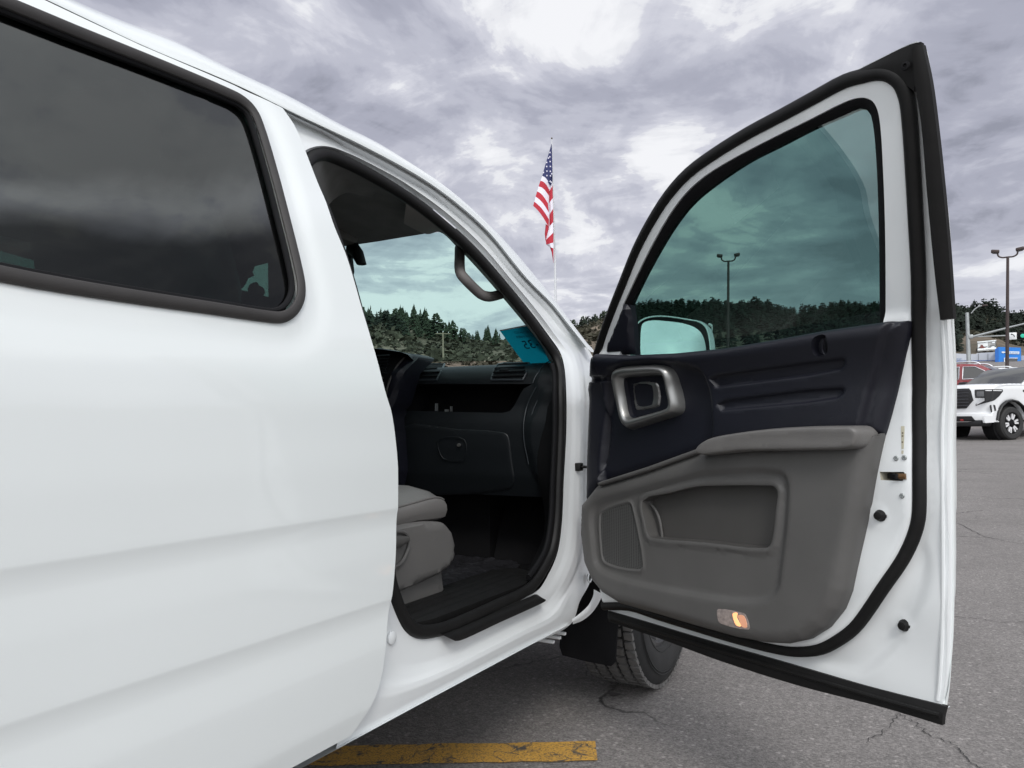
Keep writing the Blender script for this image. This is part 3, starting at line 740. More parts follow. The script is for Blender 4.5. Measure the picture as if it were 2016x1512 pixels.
# inside mirror
mrr = MB().box((-1.775, 2.07, 1.575), (.24, .035, .075), Matrix.Rotation(R(-18), 3, 'Z') @ Matrix.Rotation(R(8), 3, 'X'), bev=.014)
mrr.tube([(-1.80, 2.10, 1.60), (-1.82, 2.12, 1.66)], .012)
mrr.tube([onx(692, 487, -1.66), onx(704, 500, -1.62), onx(712, 520, -1.60)], [.03, .022, .008], rb=.02)
mrr.build('inside_mirror', RUB, truck)
# inside of the middle pillar and an added dark blocking sheet: they leave only a small gap to see through
pl_ = [np.minimum(ony(u, v, 1.12), [9, 9, 1.66]) for u, v in ((527, 480), (600, 480), (600, 720), (530, 720))]
obj('middle_pillar_trim', pl_+[p+np.array([0, .05, 0]) for p in pl_], [(0, 1, 2, 3), (4, 5, 6, 7), (0, 1, 5, 4), (1, 2, 6, 5), (2, 3, 7, 6), (0, 3, 7, 4)], BLK, truck)
vs_ = [np.minimum(ony(u, v, 1.74), [9, 9, 1.69]) for u, v in ((420, 420), (560, 420), (560, 505), (520, 515), (492, 522), (488, 533), (491, 541), (479, 546), (474, 558), (464, 569), (490, 574), (527, 585), (527, 640), (420, 640))]
n = len(vs_); obj('gap_mask_sheet', vs_+[p+np.array([0, .02, 0]) for p in vs_], [tuple(range(n)), tuple(range(n, 2*n))]+[(i, (i+1) % n, n+(i+1) % n, n+i) for i in range(n)], BLK, truck, False)  # added sheet, outline cut to leave the see-through gap open
MB().tube(crom([ony(u, v, 1.74) for u, v in ((503, 586), (496, 577), (497, 566), (505, 562))], 4), .012, False, 8).tube([ony(509, 574, 1.74), ony(510, 574, 1.77)], .018, False, 14).build('round_mirror', RUBG, truck)  # small round mirror on a bent arm, set in the sheet's plane
MB().box((-1.75, 1.95, 1.66), (.26, .16, .05), bev=.02).build('overhead_console', TRIMG, truck)
# front passenger seat
SEATP = mat('seat_plastic', (.115, .111, .107), .5, 0, 0, .05, 10, .2, 700)
def slab(name, poly, xo, xi, m, parent, rr=.03, res=.02, bulge=0.):
    P = np.array(poly)
    mp = lambda Q, off: np.stack([np.full(len(Q), xo)+off, Q[:, 0], Q[:, 1]], 1)
    pc = crom(P, 3, True)
    return sheet(name, pc, mp, m, parent, (), res, lambda Q: -rr+rr*rnd(sdf(Q, pc), rr)+bulge*sstep(sdf(Q, pc)/.08), lambda Q: np.full(len(Q), xi-xo)+rr-rr*rnd(sdf(Q, pc), rr), 50)
SX = -1.13
yz = lambda px, x=SX: [tuple(onx(u, v, x)[1:]) for u, v in px]
cush = [(1.16, .90)]+yz([(775, 957), (825, 962), (868, 966), (878, 974), (881, 1000), (878, 1022), (868, 1027), (820, 1031), (775, 1046)])+[(1.16, .76)]
def cushion(name, xo, xi, ys_, zb, zs, parent):
    # crowned pad with a flat side, a piped edge and a front that rolls over
    V = []; Fc = []; W_ = xo-xi
    for y, b_, t_ in zip(ys_, zb, zs):
        sec = [(0.02, b_), (.004, b_+.008), (0, b_+.02), (-.002, (b_+t_)/2), (0, t_-.012), (.006, t_-.003), (.016, t_+.001), (.05, t_+.018), (.11, t_+.030), (.2, t_+.030), (W_/2, t_+.026)]
        sec += [(W_-a_, z_) for a_, z_ in sec[-2::-1]]
        V += [(xo-a_, y, z_) for a_, z_ in sec]
    k = len(sec)
    for i in range(len(ys_)-1):
        for j in range(k-1): Fc.append((i*k+j, i*k+j+1, (i+1)*k+j+1, (i+1)*k+j))
    Fc.append(tuple((len(ys_)-1)*k+j for j in range(k)))
    return obj(name, V, Fc, VINYL, parent, True, 40)
cy_ = [(1.16, .88)]+[tuple(onx(u, v, SX)[1:]) for u, v in [(775, 1003), (810, 994), (840, 985), (862, 979), (874, 977)]]
cb_ = [(1.16, .76)]+[tuple(onx(u, v, SX)[1:]) for u, v in [(775, 1046), (820, 1031), (868, 1026)]]
ysq = np.array([1.16, 1.3, 1.42, 1.5, 1.56, 1.62, 1.67, 1.71, 1.75, 1.775, 1.79, 1.80])
zt_q = np.interp(ysq, [p[0] for p in cy_], [p[1] for p in cy_]); zb_q = np.interp(ysq, [p[0] for p in cb_], [p[1] for p in cb_])
ed_ = np.clip((ysq-1.70)/.10, 0, 1); zt_q = zt_q-.012*ed_**4; zb_q = zb_q+.002*ed_**3
seat = cushion('passenger_seat', SX, SX-.52, ysq, zb_q, zt_q, truck)
MB().tube([(SX-.010, y, z+.001) for y, z in zip(ysq, zt_q)], .003, False, 6).build('seat_piping', VINYL, seat)
shield = [(1.22, .76)]+yz([(775, 1040), (830, 1029), (862, 1027), (880, 1031), (893, 1048), (899, 1078), (896, 1104), (888, 1118), (855, 1138), (820, 1154), (780, 1173)], SX+.02)+[(1.22, .53)]
slab('seat_side_shield', shield, SX+.02, SX-.04, SEATP, seat, .012, .012)
slab('seat_base', [(1.25, .66)]+yz([(775, 1160), (872, 1110), (878, 1150), (884, 1195), (850, 1212), (775, 1245)], SX-.01)+[(1.25, .5)], SX-.01, SX-.5, SEATP, seat, .012, .03)
slab('seat_back', [(1.02, .82), (1.12, .80), (1.16, .95), (1.10, 1.25), (1.02, 1.46), (.96, 1.47), (.94, 1.40), (1.0, 1.1)], SX+.0, SX-.52, VINYL, seat, .05, .03)
slab('headrest', [(.90, 1.50), (.97, 1.50), (1.0, 1.58), (.96, 1.67), (.90, 1.67), (.87, 1.58)], SX-.13, SX-.39, VINYL, seat, .03, .02)
lx = SX+.026
ring = crom([onx(u, v, lx) for u, v in [(766, 1049), (790, 1047), (800, 1052), (806, 1068), (800, 1090), (790, 1108), (766, 1122)]], 4)
MB().tube(ring, .0045, False, 8).build('lever_rim', GREY, seat)
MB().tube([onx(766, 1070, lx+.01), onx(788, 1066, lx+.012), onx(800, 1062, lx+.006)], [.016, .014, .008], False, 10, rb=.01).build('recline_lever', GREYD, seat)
# the driver's seat fills the far side
seat2 = slab('driver_seat', [(1.16, .90), (1.6, .89), (1.68, .85), (1.66, .78), (1.16, .72)], -2.2, -2.7, VINYL, truck, .035, .04)
slab('seat_back', [(1.02, .82), (1.12, .80), (1.16, .95), (1.10, 1.25), (1.02, 1.46), (.96, 1.47), (.94, 1.40), (1.0, 1.1)], -2.2, -2.7, VINYL, seat2, .05, .04)
slab('headrest', [(.90, 1.50), (.97, 1.50), (1.0, 1.58), (.96, 1.67), (.90, 1.67), (.87, 1.58)], -2.33, -2.58, VINYL, seat2, .03, .03)
stw = [(-2.42+.19*math.cos(a), 2.05+.07*math.sin(a), 1.13+.17*math.sin(a)) for a in np.linspace(0, 6.283, 29)[:-1]]
MB().tube(stw, .015, True, 8).tube([(-2.42, 2.05, 1.13), (-2.42, 2.3, 1.08)], .04).box((-2.42, 2.05, 1.13), (.34, .03, .06), bev=.01).build('steering_wheel', BLK, truck)
# ribbed floor mat
def matd(P): return .007*np.clip(np.sin(P[:, 0]*150+3*np.sin(P[:, 1]*34)), 0, 1)*(.4+.6*(np.sin(P[:, 1]*80+2*np.sin(P[:, 0]*50)) > -.3))+.012*(1-sstep(sdf(P, mo)/.03))
mo = crom(np.array([(1.62, -1.19), (2.28, -1.19), (2.46, -1.25), (2.48, -1.6), (2.40, -1.72), (1.7, -1.72), (1.60, -1.6)]), 4, True)
fm = sheet('floor_mat', mo, zmap(.535), mat('mat_rubber', (.020, .020, .023), .36, 0, 0, .2, 20), None, (), .007, matd, .008, 60)
tag(fm, 'black ribbed rubber mat on the footwell floor in front of the grey seat', 'floor mat')

# ================================================================== FRONT DOOR (swung open)
edge_top = [(1189, 640), (1205, 592), (1221, 552), (1246, 488), (1275, 433), (1313, 375), (1355, 331), (1406, 294), (1474, 252), (1542, 215), (1601, 183), (1665, 150), (1728, 118), (1790, 88), (1812, 80)]
edge_right = [(1818, 96), (1830, 157), (1842, 246), (1855, 365), (1866, 483), (1874, 590), (1877, 640), (1878, 825), (1878, 982), (1879, 1106), (1878, 1229), (1872, 1347), (1866, 1392), (1860, 1426)]
bot = [(1862, 1395), (1695, 1352), (1536, 1306), (1378, 1261), (1259, 1224), (1197, 1206)]
hinge = [(1196, 1168), (1185, 1100), (1170, 1000), (1170, 850), (1174, 740), (1178, 690)]
OFFE = -.012
edge_right = [(u-2-11*float(sstep(np.array((v-480)/150.))), v) for u, v in edge_right]
eT = crom(Dq(edge_top, OFFE), 4); eR = crom(Dq(edge_right, OFFE), 4)
outl = np.vstack([eT[:-1], eR[:-4], Dq(bot[:], OFFE), Dq(hinge, OFFE)])
chan = [(1228, 602), (1250, 555), (1283, 488), (1317, 428), (1351, 382), (1389, 348), (1440, 316), (1516, 276), (1601, 234), (1665, 202), (1690, 194), (1708, 194), (1721, 201), (1730, 217), (1736, 250), (1741, 331), (1745, 441), (1746, 640)]
chan_h = np.vstack([crom(Dq(chan, 0), 3), Dq([(1746, 680), (1560, 720), (1400, 740), (1240, 750), (1226, 730)], 0)])
# the white pressing: outer flange, raised inner part inside the seal
seal_c = [(1190, 1192), (1240, 1193), (1298, 1211), (1378, 1235), (1457, 1258), (1536, 1277), (1576, 1281), (1618, 1276), (1652, 1259), (1682, 1236), (1709, 1202), (1739, 1159), (1775, 1106), (1797, 1060), (1809, 1020), (1812, 975), (1811, 900), (1810, 800), (1810, 690), (1809, 543), (1804, 441), (1798, 331), (1791, 229), (1785, 190), (1772, 162), (1752, 147), (1728, 144), (1700, 150), (1665, 160), (1601, 194), (1542, 226), (1474, 262), (1406, 304), (1356, 341), (1317, 384), (1281, 440), (1254, 492), (1228, 556), (1208, 606), (1190, 655), (1176, 700)]
SC = crom(Dq(seal_c, .0), 3)
raised = np.vstack([SC, Dq([(1165, 800), (1160, 1000), (1175, 1150)], 0)])
dent = [Dp(u, v, 0) for u, v in ((1733, 1015), (1763, 1236))]
latchq = Dq([(1731, 929), (1778, 929), (1783, 937), (1776, 947), (1733, 945)], .02)
swell = crom(Dq([(1600, 1300), (1700, 1262), (1772, 1160), (1815, 1070), (1830, 1130), (1800, 1220), (1740, 1300), (1690, 1330)], -.01), 4, True)
def sh_disp(P):
    s = sdf(P, raised); o = -.014+.030*sstep(s/.03+.4)
    z = P[:, 1]; fr = sstep((z-1.24)/.03)                        # window frame sits a little lower than the lower part
    o = o*(1-.5*fr)-.003*fr
    for q in dent:
        r = np.hypot(P[:, 0]-q[0], P[:, 1]-q[1]); o = o+.003*np.exp(-((r-.018)/.004)**2)
    o = o-.007*sstep(sdf(P, swell)/.03+.3)*(1-fr)
    low = sstep((1.30-z)/.3)
    o = o+.0022*np.sin(P[:, 1]*26+P[:, 0]*9)*low*sstep((P[:, 0]-.75)/.2)
    return o
door = sheet('front_door', outl, dmap, PAINT_IN, truck, [chan_h, latchq], .011, sh_disp, lambda P: np.full(len(P), -.03), 40, feats=[(raised, [-.012, -.004, .004, .012, .018])])
MB().tube(dmap(eR[2:-5]-np.array([.010, 0]), np.full(len(eR)-7, -.013)), .0032, False, 8, up=DN3, rb=.0045).build('hem_flange', PAINT_IN, door)
# outer skin seen edge-on from here, whole from in front
low_out = np.array([p for p in outl if p[1] < 1.30])
skin = np.vstack([Dq([(1186, 706), (1246, 707), (1338, 703), (1438, 693), (1537, 676), (1636, 658), (1735, 644), (1800, 640)], -.06), [p+np.array([.003, 0]) for p in eR[:-4] if p[1] < 1.245], Dq(bot, OFFE)+np.array([0, .001]), Dq(hinge[:-1], OFFE)+np.array([.015, .004])])
def skin_d(P):
    z = P[:, 1]; return np.full(len(P), -.030)
def skin_b(P): return -.034-.055*rnd(sdf(P, skin), .10)-emboss(P[:, 1])
sheet('outer_skin', skin, dmap, PAINT, door, (), .03, skin_d, skin_b, 40)
h3 = D3([(1700, 690), (1560, 702)], -.12)
MB().tube([dmap(np.array([[a, 1.10]]), np.array([o]))[0] for a, o in ((.80, -.095), (.82, -.135), (.90, -.14), (1.0, -.135), (1.02, -.095))], .012, False, 8, rb=.014).build('outer_handle', PAINT, door)
# black edge rubber along the frame top, triangle at the rear corner, and down the rear edge
def strip(name, A, B, m, o0, o1, rows=4, th=None, n=4):
    a = crom(D3(A, o0), n); b = crom(D3(B, o1), n); V = []; Fc = []; r1 = rows+1
    if len(a) != len(b):
        def rs_(Q, k):
            Q = np.array(Q); t = np.concatenate([[0], np.cumsum(np.linalg.norm(np.diff(Q, axis=0), axis=1))]); x = np.linspace(0, t[-1], k)
            return np.stack([np.interp(x, t, Q[:, c_]) for c_ in range(3)], 1)
        a, b = rs_(a, 90), rs_(b, 90)
    for i in range(len(a)):
        for j in range(r1):
            s = j/rows; V.append(a[i]*(1-s)+b[i]*s+DN3*.004*math.sin(s*math.pi))
    for i in range(len(a)-1):
        for j in range(rows): Fc.append((i*r1+j, i*r1+j+1, (i+1)*r1+j+1, (i+1)*r1+j))
    n0 = len(V); V += [v-DN3*.012 for v in V]
    k = len(a)
    for i in range(k-1):
        for j in (0, rows): Fc.append((i*r1+j, (i+1)*r1+j, n0+(i+1)*r1+j, n0+i*r1+j))
    for i in (0, k-1):
        for j in range(rows): Fc.append((i*r1+j, i*r1+j+1, n0+i*r1+j+1, n0+i*r1+j))
    return obj(name, V, Fc, m, door, True, 40)
inner_top = [(1198, 640), (1212, 596), (1228, 560), (1253, 497), (1280, 446), (1319, 387), (1360, 342), (1410, 306), (1478, 263), (1546, 226), (1604, 195), (1668, 163), (1730, 150), (1780, 166), (1800, 180)]
strip('frame_edge_rubber', edge_top[:-1]+[(1813, 82)], inner_top, RUB, .006, .010)
strip('rear_edge_rubber', [(1795, 96), (1800, 160), (1813, 242), (1825, 382), (1840, 538), (1851, 630)], [(1816, 86), (1831, 157), (1843, 246), (1856, 365), (1867, 483), (1877, 627)], RUB, .016, .004)
q = D3([(1783, 130)], .022)[0]; MB().lathe([(.0085, 0), (.008, .003), (.004, .004), (.003, .001)], Matrix.Translation(q) @ Vector(DN3).to_track_quat('Z', 'Y').to_matrix().to_4x4(), 16).build('corner_plug', BLK, door)
# the seal that runs round the inner part of the door
so_ = sh_disp(SC)
MB().tube(dmap(SC, so_+.006), .0135, False, 12, up=DN3, rb=.0145).build('door_seal', RUB, door)
# bottom rubber with its lip
bt = [(1197, 1203), (1259, 1221), (1378, 1257), (1536, 1302), (1695, 1348), (1862, 1391)]
bb = [(1199, 1224), (1298, 1257), (1417, 1301), (1576, 1351), (1735, 1392), (1855, 1428)]
strip('bottom_rubber', bt, bb, RUB, -.006, .004, 5)
MB().tube(crom(D3([(1203, 1217), (1298, 1246), (1417, 1281), (1576, 1329), (1735, 1376), (1850, 1408)], .006), 3), .005, False, 8).build('rubber_lip', RUB, door)
# glass and its channel
gin = [(1241, 606), (1262, 560), (1296, 496), (1330, 441), (1364, 399), (1410, 361), (1474, 318), (1537, 286), (1601, 253), (1665, 225), (1690, 214), (1703, 214), (1712, 221), (1718, 242), (1724, 297), (1730, 441), (1732, 640)]
strip('glass_channel', chan[:-1]+[(1746, 645)], gin, BLK, .004, -.012, 3)
gp = np.vstack([crom(Dq([(u+(u < 1500)*-4+(u > 1700)*4, v-4) for u, v in gin], -.014), 3), Dq([(1736, 700), (1500, 730), (1241, 730)], -.014)])
sheet('window_glass', gp, dmap, DGLASS, door, (), .05, lambda P: np.full(len(P), -.014), .0008)
# mirror triangle
sp_ = Dq([(1188, 697), (1192, 680), (1205, 650), (1225, 598), (1237, 600), (1243, 640), (1248, 698)], .012)
sheet('mirror_triangle', sp_, dmap, NAVY, door, (), .012, lambda P: .004+.014*rnd(sdf(P, sp_), .02), .02)
# trim panel, dark upper part
BT = .035
up_o = Dq([(1166, 703), (1176, 697), (1246, 700), (1338, 696), (1438, 686), (1537, 669), (1636, 651), (1735, 637), (1760, 633), (1785, 631), (1784, 650), (1765, 745), (1735, 856), (1700, 858), (1600, 862), (1400, 880), (1378, 893), (1183, 957), (1152, 994), (1153, 900), (1155, 765)], BT)
hrec = crom(Dq([(1214, 730), (1386, 727), (1400, 750), (1412, 840), (1404, 895), (1300, 930), (1200, 962), (1188, 940), (1202, 800)], BT), 4, True)
bar1 = Dq([(1411, 748), (1425, 740), (1600, 716), (1675, 707), (1677, 716), (1668, 728), (1600, 741), (1425, 763)], BT)
bar2 = Dq([(1426, 797), (1440, 789), (1600, 769), (1672, 765), (1672, 774), (1660, 784), (1600, 793), (1434, 808)], BT)
flr = Dq([(1764, 628), (1795, 626), (1745, 862), (1697, 862), (1706, 830), (1722, 770), (1740, 700)], BT)
fll = Dq([(1150, 690), (1178, 692), (1192, 750), (1200, 800), (1202, 840), (1196, 900), (1180, 960), (1145, 1010), (1150, 800)], BT)
knob = crom(Dq([(1622, 668), (1641, 664), (1644, 690), (1636, 699), (1622, 700), (1617, 690)], BT), 3, True)
slot = Dq([(1150, 742), (1213, 742), (1213, 752), (1150, 752)], BT)
def up_disp(P):
    s = sdf(P, up_o); o = BT+.026*rnd(s, .030)
    topd = 1.262-P[:, 1]; o = o+.012*np.exp(-((topd-.03)/.05)**2)
    o = o-.026*sstep(sdf(P, hrec)/.022+.4)
    for b_ in (bar1, bar2): o = o-.0095*sstep(sdf(P, b_)/.008+.45)
    o = o-.018*sstep(sdf(P, flr)/.010+.5)-.016*sstep(sdf(P, fll)/.008+.5)
    o = o-.020*sstep(sdf(P, knob)/.006+.5)
    o = o-.010*sstep(sdf(P, slot)/.005+.5)
    return o
trim = sheet('trim_panel', up_o, dmap, NAVY, door, (), .007, up_disp, lambda P: np.full(len(P), .0), 50, rim=(.0015, .006, .014, .024), feats=[(bar1, (-.0045, -.0015, .0015, .0045)), (bar2, (-.0045, -.0015, .0015, .0045)), (flr, (-.006, -.003, .0, .003, .006)), (fll, (-.005, -.002, .001, .005)), (hrec, (-.012, -.004, .004, .012)), (knob, (-.003, 0., .003)), (slot, (-.0025, .0, .0025))])
# lower grey part
lo_px = [(1183, 955), (1280, 926), (1378, 890), (1400, 884), (1600, 866), (1700, 860), (1735, 853), (1716, 950), (1707, 994), (1695, 1049), (1683, 1109), (1671, 1164), (1656, 1200), (1628, 1236), (1592, 1259), (1556, 1267), (1517, 1265), (1457, 1254), (1378, 1232), (1298, 1208), (1227, 1188), (1195, 1168), (1172, 1140), (1158, 1105), (1151, 1049), (1153, 992)]
lo_o = Dq(lo_px, BT)
pock = crom(Dq([(1277, 986), (1330, 970), (1378, 958), (1400, 956), (1520, 955), (1536, 957), (1543, 966), (1540, 1000), (1533, 1060), (1528, 1072), (1518, 1077), (1400, 1066), (1300, 1058), (1290, 1054), (1283, 1030)], BT), 3, True)
main = crom(Dq([(1178, 1010), (1188, 992), (1260, 968), (1385, 934), (1400, 931), (1545, 928), (1562, 940), (1566, 980), (1552, 1120), (1546, 1155), (1530, 1172), (1490, 1180), (1330, 1158), (1210, 1128), (1188, 1110), (1180, 1060)], BT), 4, True)
spk = crom(Dq([(1193, 1014), (1198, 1007), (1244, 990), (1252, 991), (1258, 1010), (1276, 1108), (1274, 1118), (1262, 1120), (1212, 1110), (1199, 1101), (1195, 1080)], BT), 3, True)
def lo_disp(P):
    o = BT+.034*rnd(sdf(P, lo_o), .034)
    o = o-.013*sstep(sdf(P, main)/.018+.5)
    dp = sdf(P, pock); o = o+.006*sstep((.016+dp)/.006)*sstep((-dp)/.006+.5)
    ds = sdf(P, spk); o = o+.0035*np.exp(-((ds+.004)/.004)**2)-.003*sstep(ds/.003)
    return o
lower = sheet('lower_trim', lo_o, dmap, GREY, door, [pock], .008, lo_disp, lambda P: np.full(len(P), .0), 50, rim=(.002, .008, .02, .034), feats=[(main, (-.010, -.004, .004, .010)), (pock, (-.022, -.012, -.005)), (spk, (-.010, -.006, -.004, -.002, .001, .004))])
g = MB(); pk = dens(pock, .02); a = dmap(pk, lo_disp(pk)+.0005); cpk = pk.mean(0); b = dmap(cpk+(pk-cpk)*.985, np.full(len(pk), .0185)); n = len(pk)
g.add(list(a)+list(b), [(i, (i+1) % n, n+(i+1) % n, n+i) for i in range(n)])
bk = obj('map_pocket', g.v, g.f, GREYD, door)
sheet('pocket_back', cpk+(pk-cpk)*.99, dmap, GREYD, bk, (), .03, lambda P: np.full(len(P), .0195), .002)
cr_ = crom(D3([(1279, 990), (1290, 1003), (1299, 1025), (1304, 1058)], .03), 5); MB().tube(cr_, .004, False, 8).build('pocket_rib', GREY, bk)
# perforated speaker grille
SPK = mat('speaker_mesh', (.03, .03, .03), .6)
t = SPK.node_tree; vo = t.nodes.new('ShaderNodeTexVoronoi'); vo.inputs['Scale'].default_value = 230; vo.inputs['Randomness'].default_value = 0
tco = t.nodes.new('ShaderNodeTexCoord'); t.links.new(tco.outputs['Object'], vo.inputs[0])
rp = t.nodes.new('ShaderNodeValToRGB'); rp.color_ramp.elements[0].position = .28; rp.color_ramp.elements[0].color = (.008, .008, .008, 1); rp.color_ramp.elements[1].position = .46; rp.color_ramp.elements[1].color = (.075, .074, .072, 1)
t.links.new(vo.outputs['Distance'], rp.inputs[0]); t.links.new(rp.outputs[0], t.nodes['Principled BSDF'].inputs['Base Color'])
sheet('speaker_grille', inset(spk, .002), dmap, SPK, door, (), .01, lambda P: lo_disp(P)+.0015, .003)
# armrest and the ledge in front of it
arm_px = [(1379, 894), (1380, 882), (1392, 869), (1412, 860), (1454, 852), (1520, 844), (1603, 839), (1669, 838), (1690, 839), (1699, 847), (1700, 862), (1694, 878), (1680, 884), (1603, 887), (1471, 889)]
AO = .085
arm_o = crom(Dq(arm_px, AO), 3, True)
sheet('armrest', arm_o, dmap, VINYL, door, (), .008, lambda P: .080+.030*rnd(sdf(P, arm_o), .007)+.004*sstep((P[:, 1]-arm_o[:, 1].mean())/.03), lambda P: np.full(len(P), .03), 50, rim=(.0005, .002, .0045, .008))
led = Dq([(1183, 957), (1182, 949), (1280, 918), (1379, 882), (1379, 893), (1280, 928)], .06)
sheet('armrest_ledge', led, dmap, GREY, door, (), .005, lambda P: .064+.010*rnd(sdf(P, led), .005), lambda P: np.full(len(P), .02), 50, rim=(.0015, .004))
# pull handle ring and inside latch
ro = [(1213, 742), (1216, 728), (1230, 721), (1260, 718), (1306, 717), (1324, 722), (1334, 734), (1342, 760), (1350, 801), (1347, 812), (1338, 818), (1300, 830), (1262, 842), (1246, 846), (1236, 838), (1224, 795)]
ri = [(1228, 752), (1229, 746), (1236, 743), (1262, 741), (1298, 739), (1310, 742), (1314, 752), (1317, 772), (1321, 795), (1318, 802), (1310, 806), (1290, 812), (1260, 820), (1247, 823), (1240, 818), (1233, 785)]
def ringmesh(name, o_, i_, m, oo, oi, om, rows=8):
    a = crom(D3(o_, oo), 4, True); b = crom(D3(i_, oi), 4, True); K = len(a); V = []; Fc = []; r1 = rows+1
    for i in range(K):
        for j in range(r1):
            s = j/rows; V.append(a[i]*(1-s)+b[i]*s+DN3*om*math.sin(s*math.pi)**.7)
    for i in range(K):
        k = (i+1) % K
        for j in range(rows): Fc.append((i*r1+j, i*r1+j+1, k*r1+j+1, k*r1+j))
    return obj(name, V, Fc, m, door, True, 60)
ringmesh('pull_handle', ro, ri, SATIN, .034, .050, .032)
cup = crom(Dq(ri, .048), 4, True); n = len(cup); a = dmap(cup, np.full(n, .050)); b = dmap(cup.mean(0)+(cup-cup.mean(0))*.93, np.full(n, .022))
cupo = obj('handle_cup', list(a)+list(b), [(i, (i+1) % n, n+(i+1) % n, n+i) for i in range(n)]+[tuple(range(n, 2*n))], NAVY, door)
lv = crom(Dq([(1247, 757), (1252, 753), (1290, 751), (1297, 756), (1300, 798), (1296, 802), (1256, 808), (1251, 804)], .035), 3, True)
lvh = crom(Dq([(1250, 760), (1284, 758), (1287, 762), (1287, 795), (1283, 798), (1260, 800), (1254, 795)], .035), 3, True)
sheet('latch_lever', lv, dmap, SATIN, door, [lvh], .006, lambda P: .034+.006*rnd(sdf(P, lv), .006), .012, 50)
# lock knob in its recess
MB().tube(crom(D3([(1622, 669), (1619, 688), (1625, 698), (1636, 697), (1643, 686), (1642, 665)], .062), 4), .0028, False, 8).build('lock_bezel', NAVY, door)
a = D3([(1630, 676), (1632, 692)], .047); MB().box((a[0]+a[1])/2, (.011, .008, .02), Matrix.Rotation(-TH, 3, 'Z'), bev=.002).build('lock_knob', BLK, door)
a = D3([(1635, 687)], .049); MB().box(a[0], (.007, .007, .010), Matrix.Rotation(-TH, 3, 'Z'), bev=.001).build('lock_flag', mat('red_plastic', (.25, .02, .02), .5), door)
# courtesy lamp
lq = [(1411, 1203), (1414, 1200), (1458, 1207), (1466, 1211), (1474, 1236), (1472, 1239), (1420, 1228), (1414, 1223)]
LO = .072
lamp = crom(Dq(lq, LO), 3, True)
def lo2(P): return lo_disp(P)
lb = ringmesh('courtesy_lamp', [(1409, 1201), (1412, 1197), (1458, 1204), (1468, 1209), (1476, 1238), (1473, 1242), (1418, 1231), (1412, 1225)], lq, GREYD, .060, .066, .002, 4)
LENS = mat('lamp_lens', (.30, .25, .23), .25, 0, .3, .25, 120)
t = LENS.node_tree; bs = t.nodes['Principled BSDF']; bs.inputs['Emission Color'].default_value = (1, .45, .14, 1); bs.inputs['Emission Strength'].default_value = .0
sheet('lamp_lens', inset(lamp, -.001), dmap, LENS, lb, (), .006, lambda P: lo_disp(P)+.001, .003)
LGL = mat('lamp_glow', (.8, .5, .3), .4, emit=(1, .42, .12), estr=1.0)
gq = crom(Dq([(1442, 1208), (1451, 1207), (1450, 1216), (1455, 1226), (1458, 1233), (1449, 1231), (1444, 1220)], LO), 3, True)
sheet('lamp_bulb', gq, dmap, LGL, lb, (), .006, lambda P: lo_disp(P)+.0025, .003)
gq2 = crom(Dq([(1452, 1212), (1464, 1213), (1470, 1235), (1460, 1234), (1455, 1222)], LO), 3, True)
sheet('lamp_bulb', gq2, dmap, mat('lamp_glow_dim', (.5, .3, .22), .4, emit=(1, .36, .15), estr=.35), lb, (), .006, lambda P: lo_disp(P)+.002, .003)
# hardware on the rear face
STK = mat('sticker_paper', (.50, .47, .36), .6, 0, 0, .15, 60)
stq = Dq([(1771, 839), (1778, 839), (1777, 884), (1773, 884)], .02)
sheet('tyre_sticker', stq, dmap, STK, door, (), .02, lambda P: sh_disp(P)+.0008, .0006)
for k in range(6):
    l = Dq([(1773, 845+6*k), (1776, 845+6*k), (1776, 848+6*k), (1773, 848+6*k)], .02)
    if k in (1, 2, 4): sheet('sticker_print', l, dmap, mat('print', (.16, .14, .1), .8) if k == 1 else bpy.data.materials['print'], door, (), .02, lambda P: sh_disp(P)+.0012, .0003)
l = Dq([(1773.2, 887), (1777, 887), (1776.6, 894), (1773, 893)], .02); sheet('sticker_tab', l, dmap, STK, door, (), .02, lambda P: sh_disp(P)+.0008, .0006)
def screw(name, u, v, m, r=.0055, hh=.003):
    p = Dp(u, v, .016); o = float(sh_disp(p[None])[0]); q = dmap(p[None], np.array([o]))[0]
    T = Matrix.Translation(q) @ Vector(DN3).to_track_quat('Z', 'Y').to_matrix().to_4x4()
    return MB().lathe([(r, 0), (r, hh*.6), (r*.8, hh), (r*.45, hh), (r*.4, hh*.4)], T, 14).build(name, m, door)
for u, v in ((1765, 902), (1781, 901), (1777, 976)): screw('latch_screw', u, v, STEEL)
for u, v in ((1733, 1015), (1763, 1236)):
    p = Dp(u, v, .016); o = float(sh_disp(p[None])[0]); q = dmap(p[None], np.array([o]))[0]
    T = Matrix.Translation(q) @ Vector(DN3).to_track_quat('Z', 'Y').to_matrix().to_4x4()
    MB().lathe([(.0135, -.002), (.0125, .004), (.009, .010), (.0085, .014), (.002, .0155)], T, 16).box(T @ Vector((.010, 0, .004)), (.010, .006, .006)).build('rubber_plug', RUB, door)
n = len(latchq); a = dmap(latchq, sh_disp(latchq)+.0002); b = dmap(latchq.mean(0)+(latchq-latchq.mean(0))*.8, np.full(n, -.02))
obj('latch_pocket', list(a)+list(b), [(i, (i+1) % n, n+(i+1) % n, n+i) for i in range(n)]+[tuple(range(n, 2*n))], mat('latch_cream', (.42, .40, .33), .5), door, True, 20)
b1 = D3([(1757, 938), (1770, 938)], .012); MB().box((b1[0]+b1[1])/2, (.035, .02, .012), Matrix.Rotation(-TH, 3, 'Z'), bev=.002).build('latch_jaw', BLK, door)
b1 = D3([(1768, 938), (1784, 938)], .019); MB().tube([b1[0], b1[1]], .0065, False, 10).build('latch_bolt', mat('brass', (.20, .11, .05), .4, .7), door)
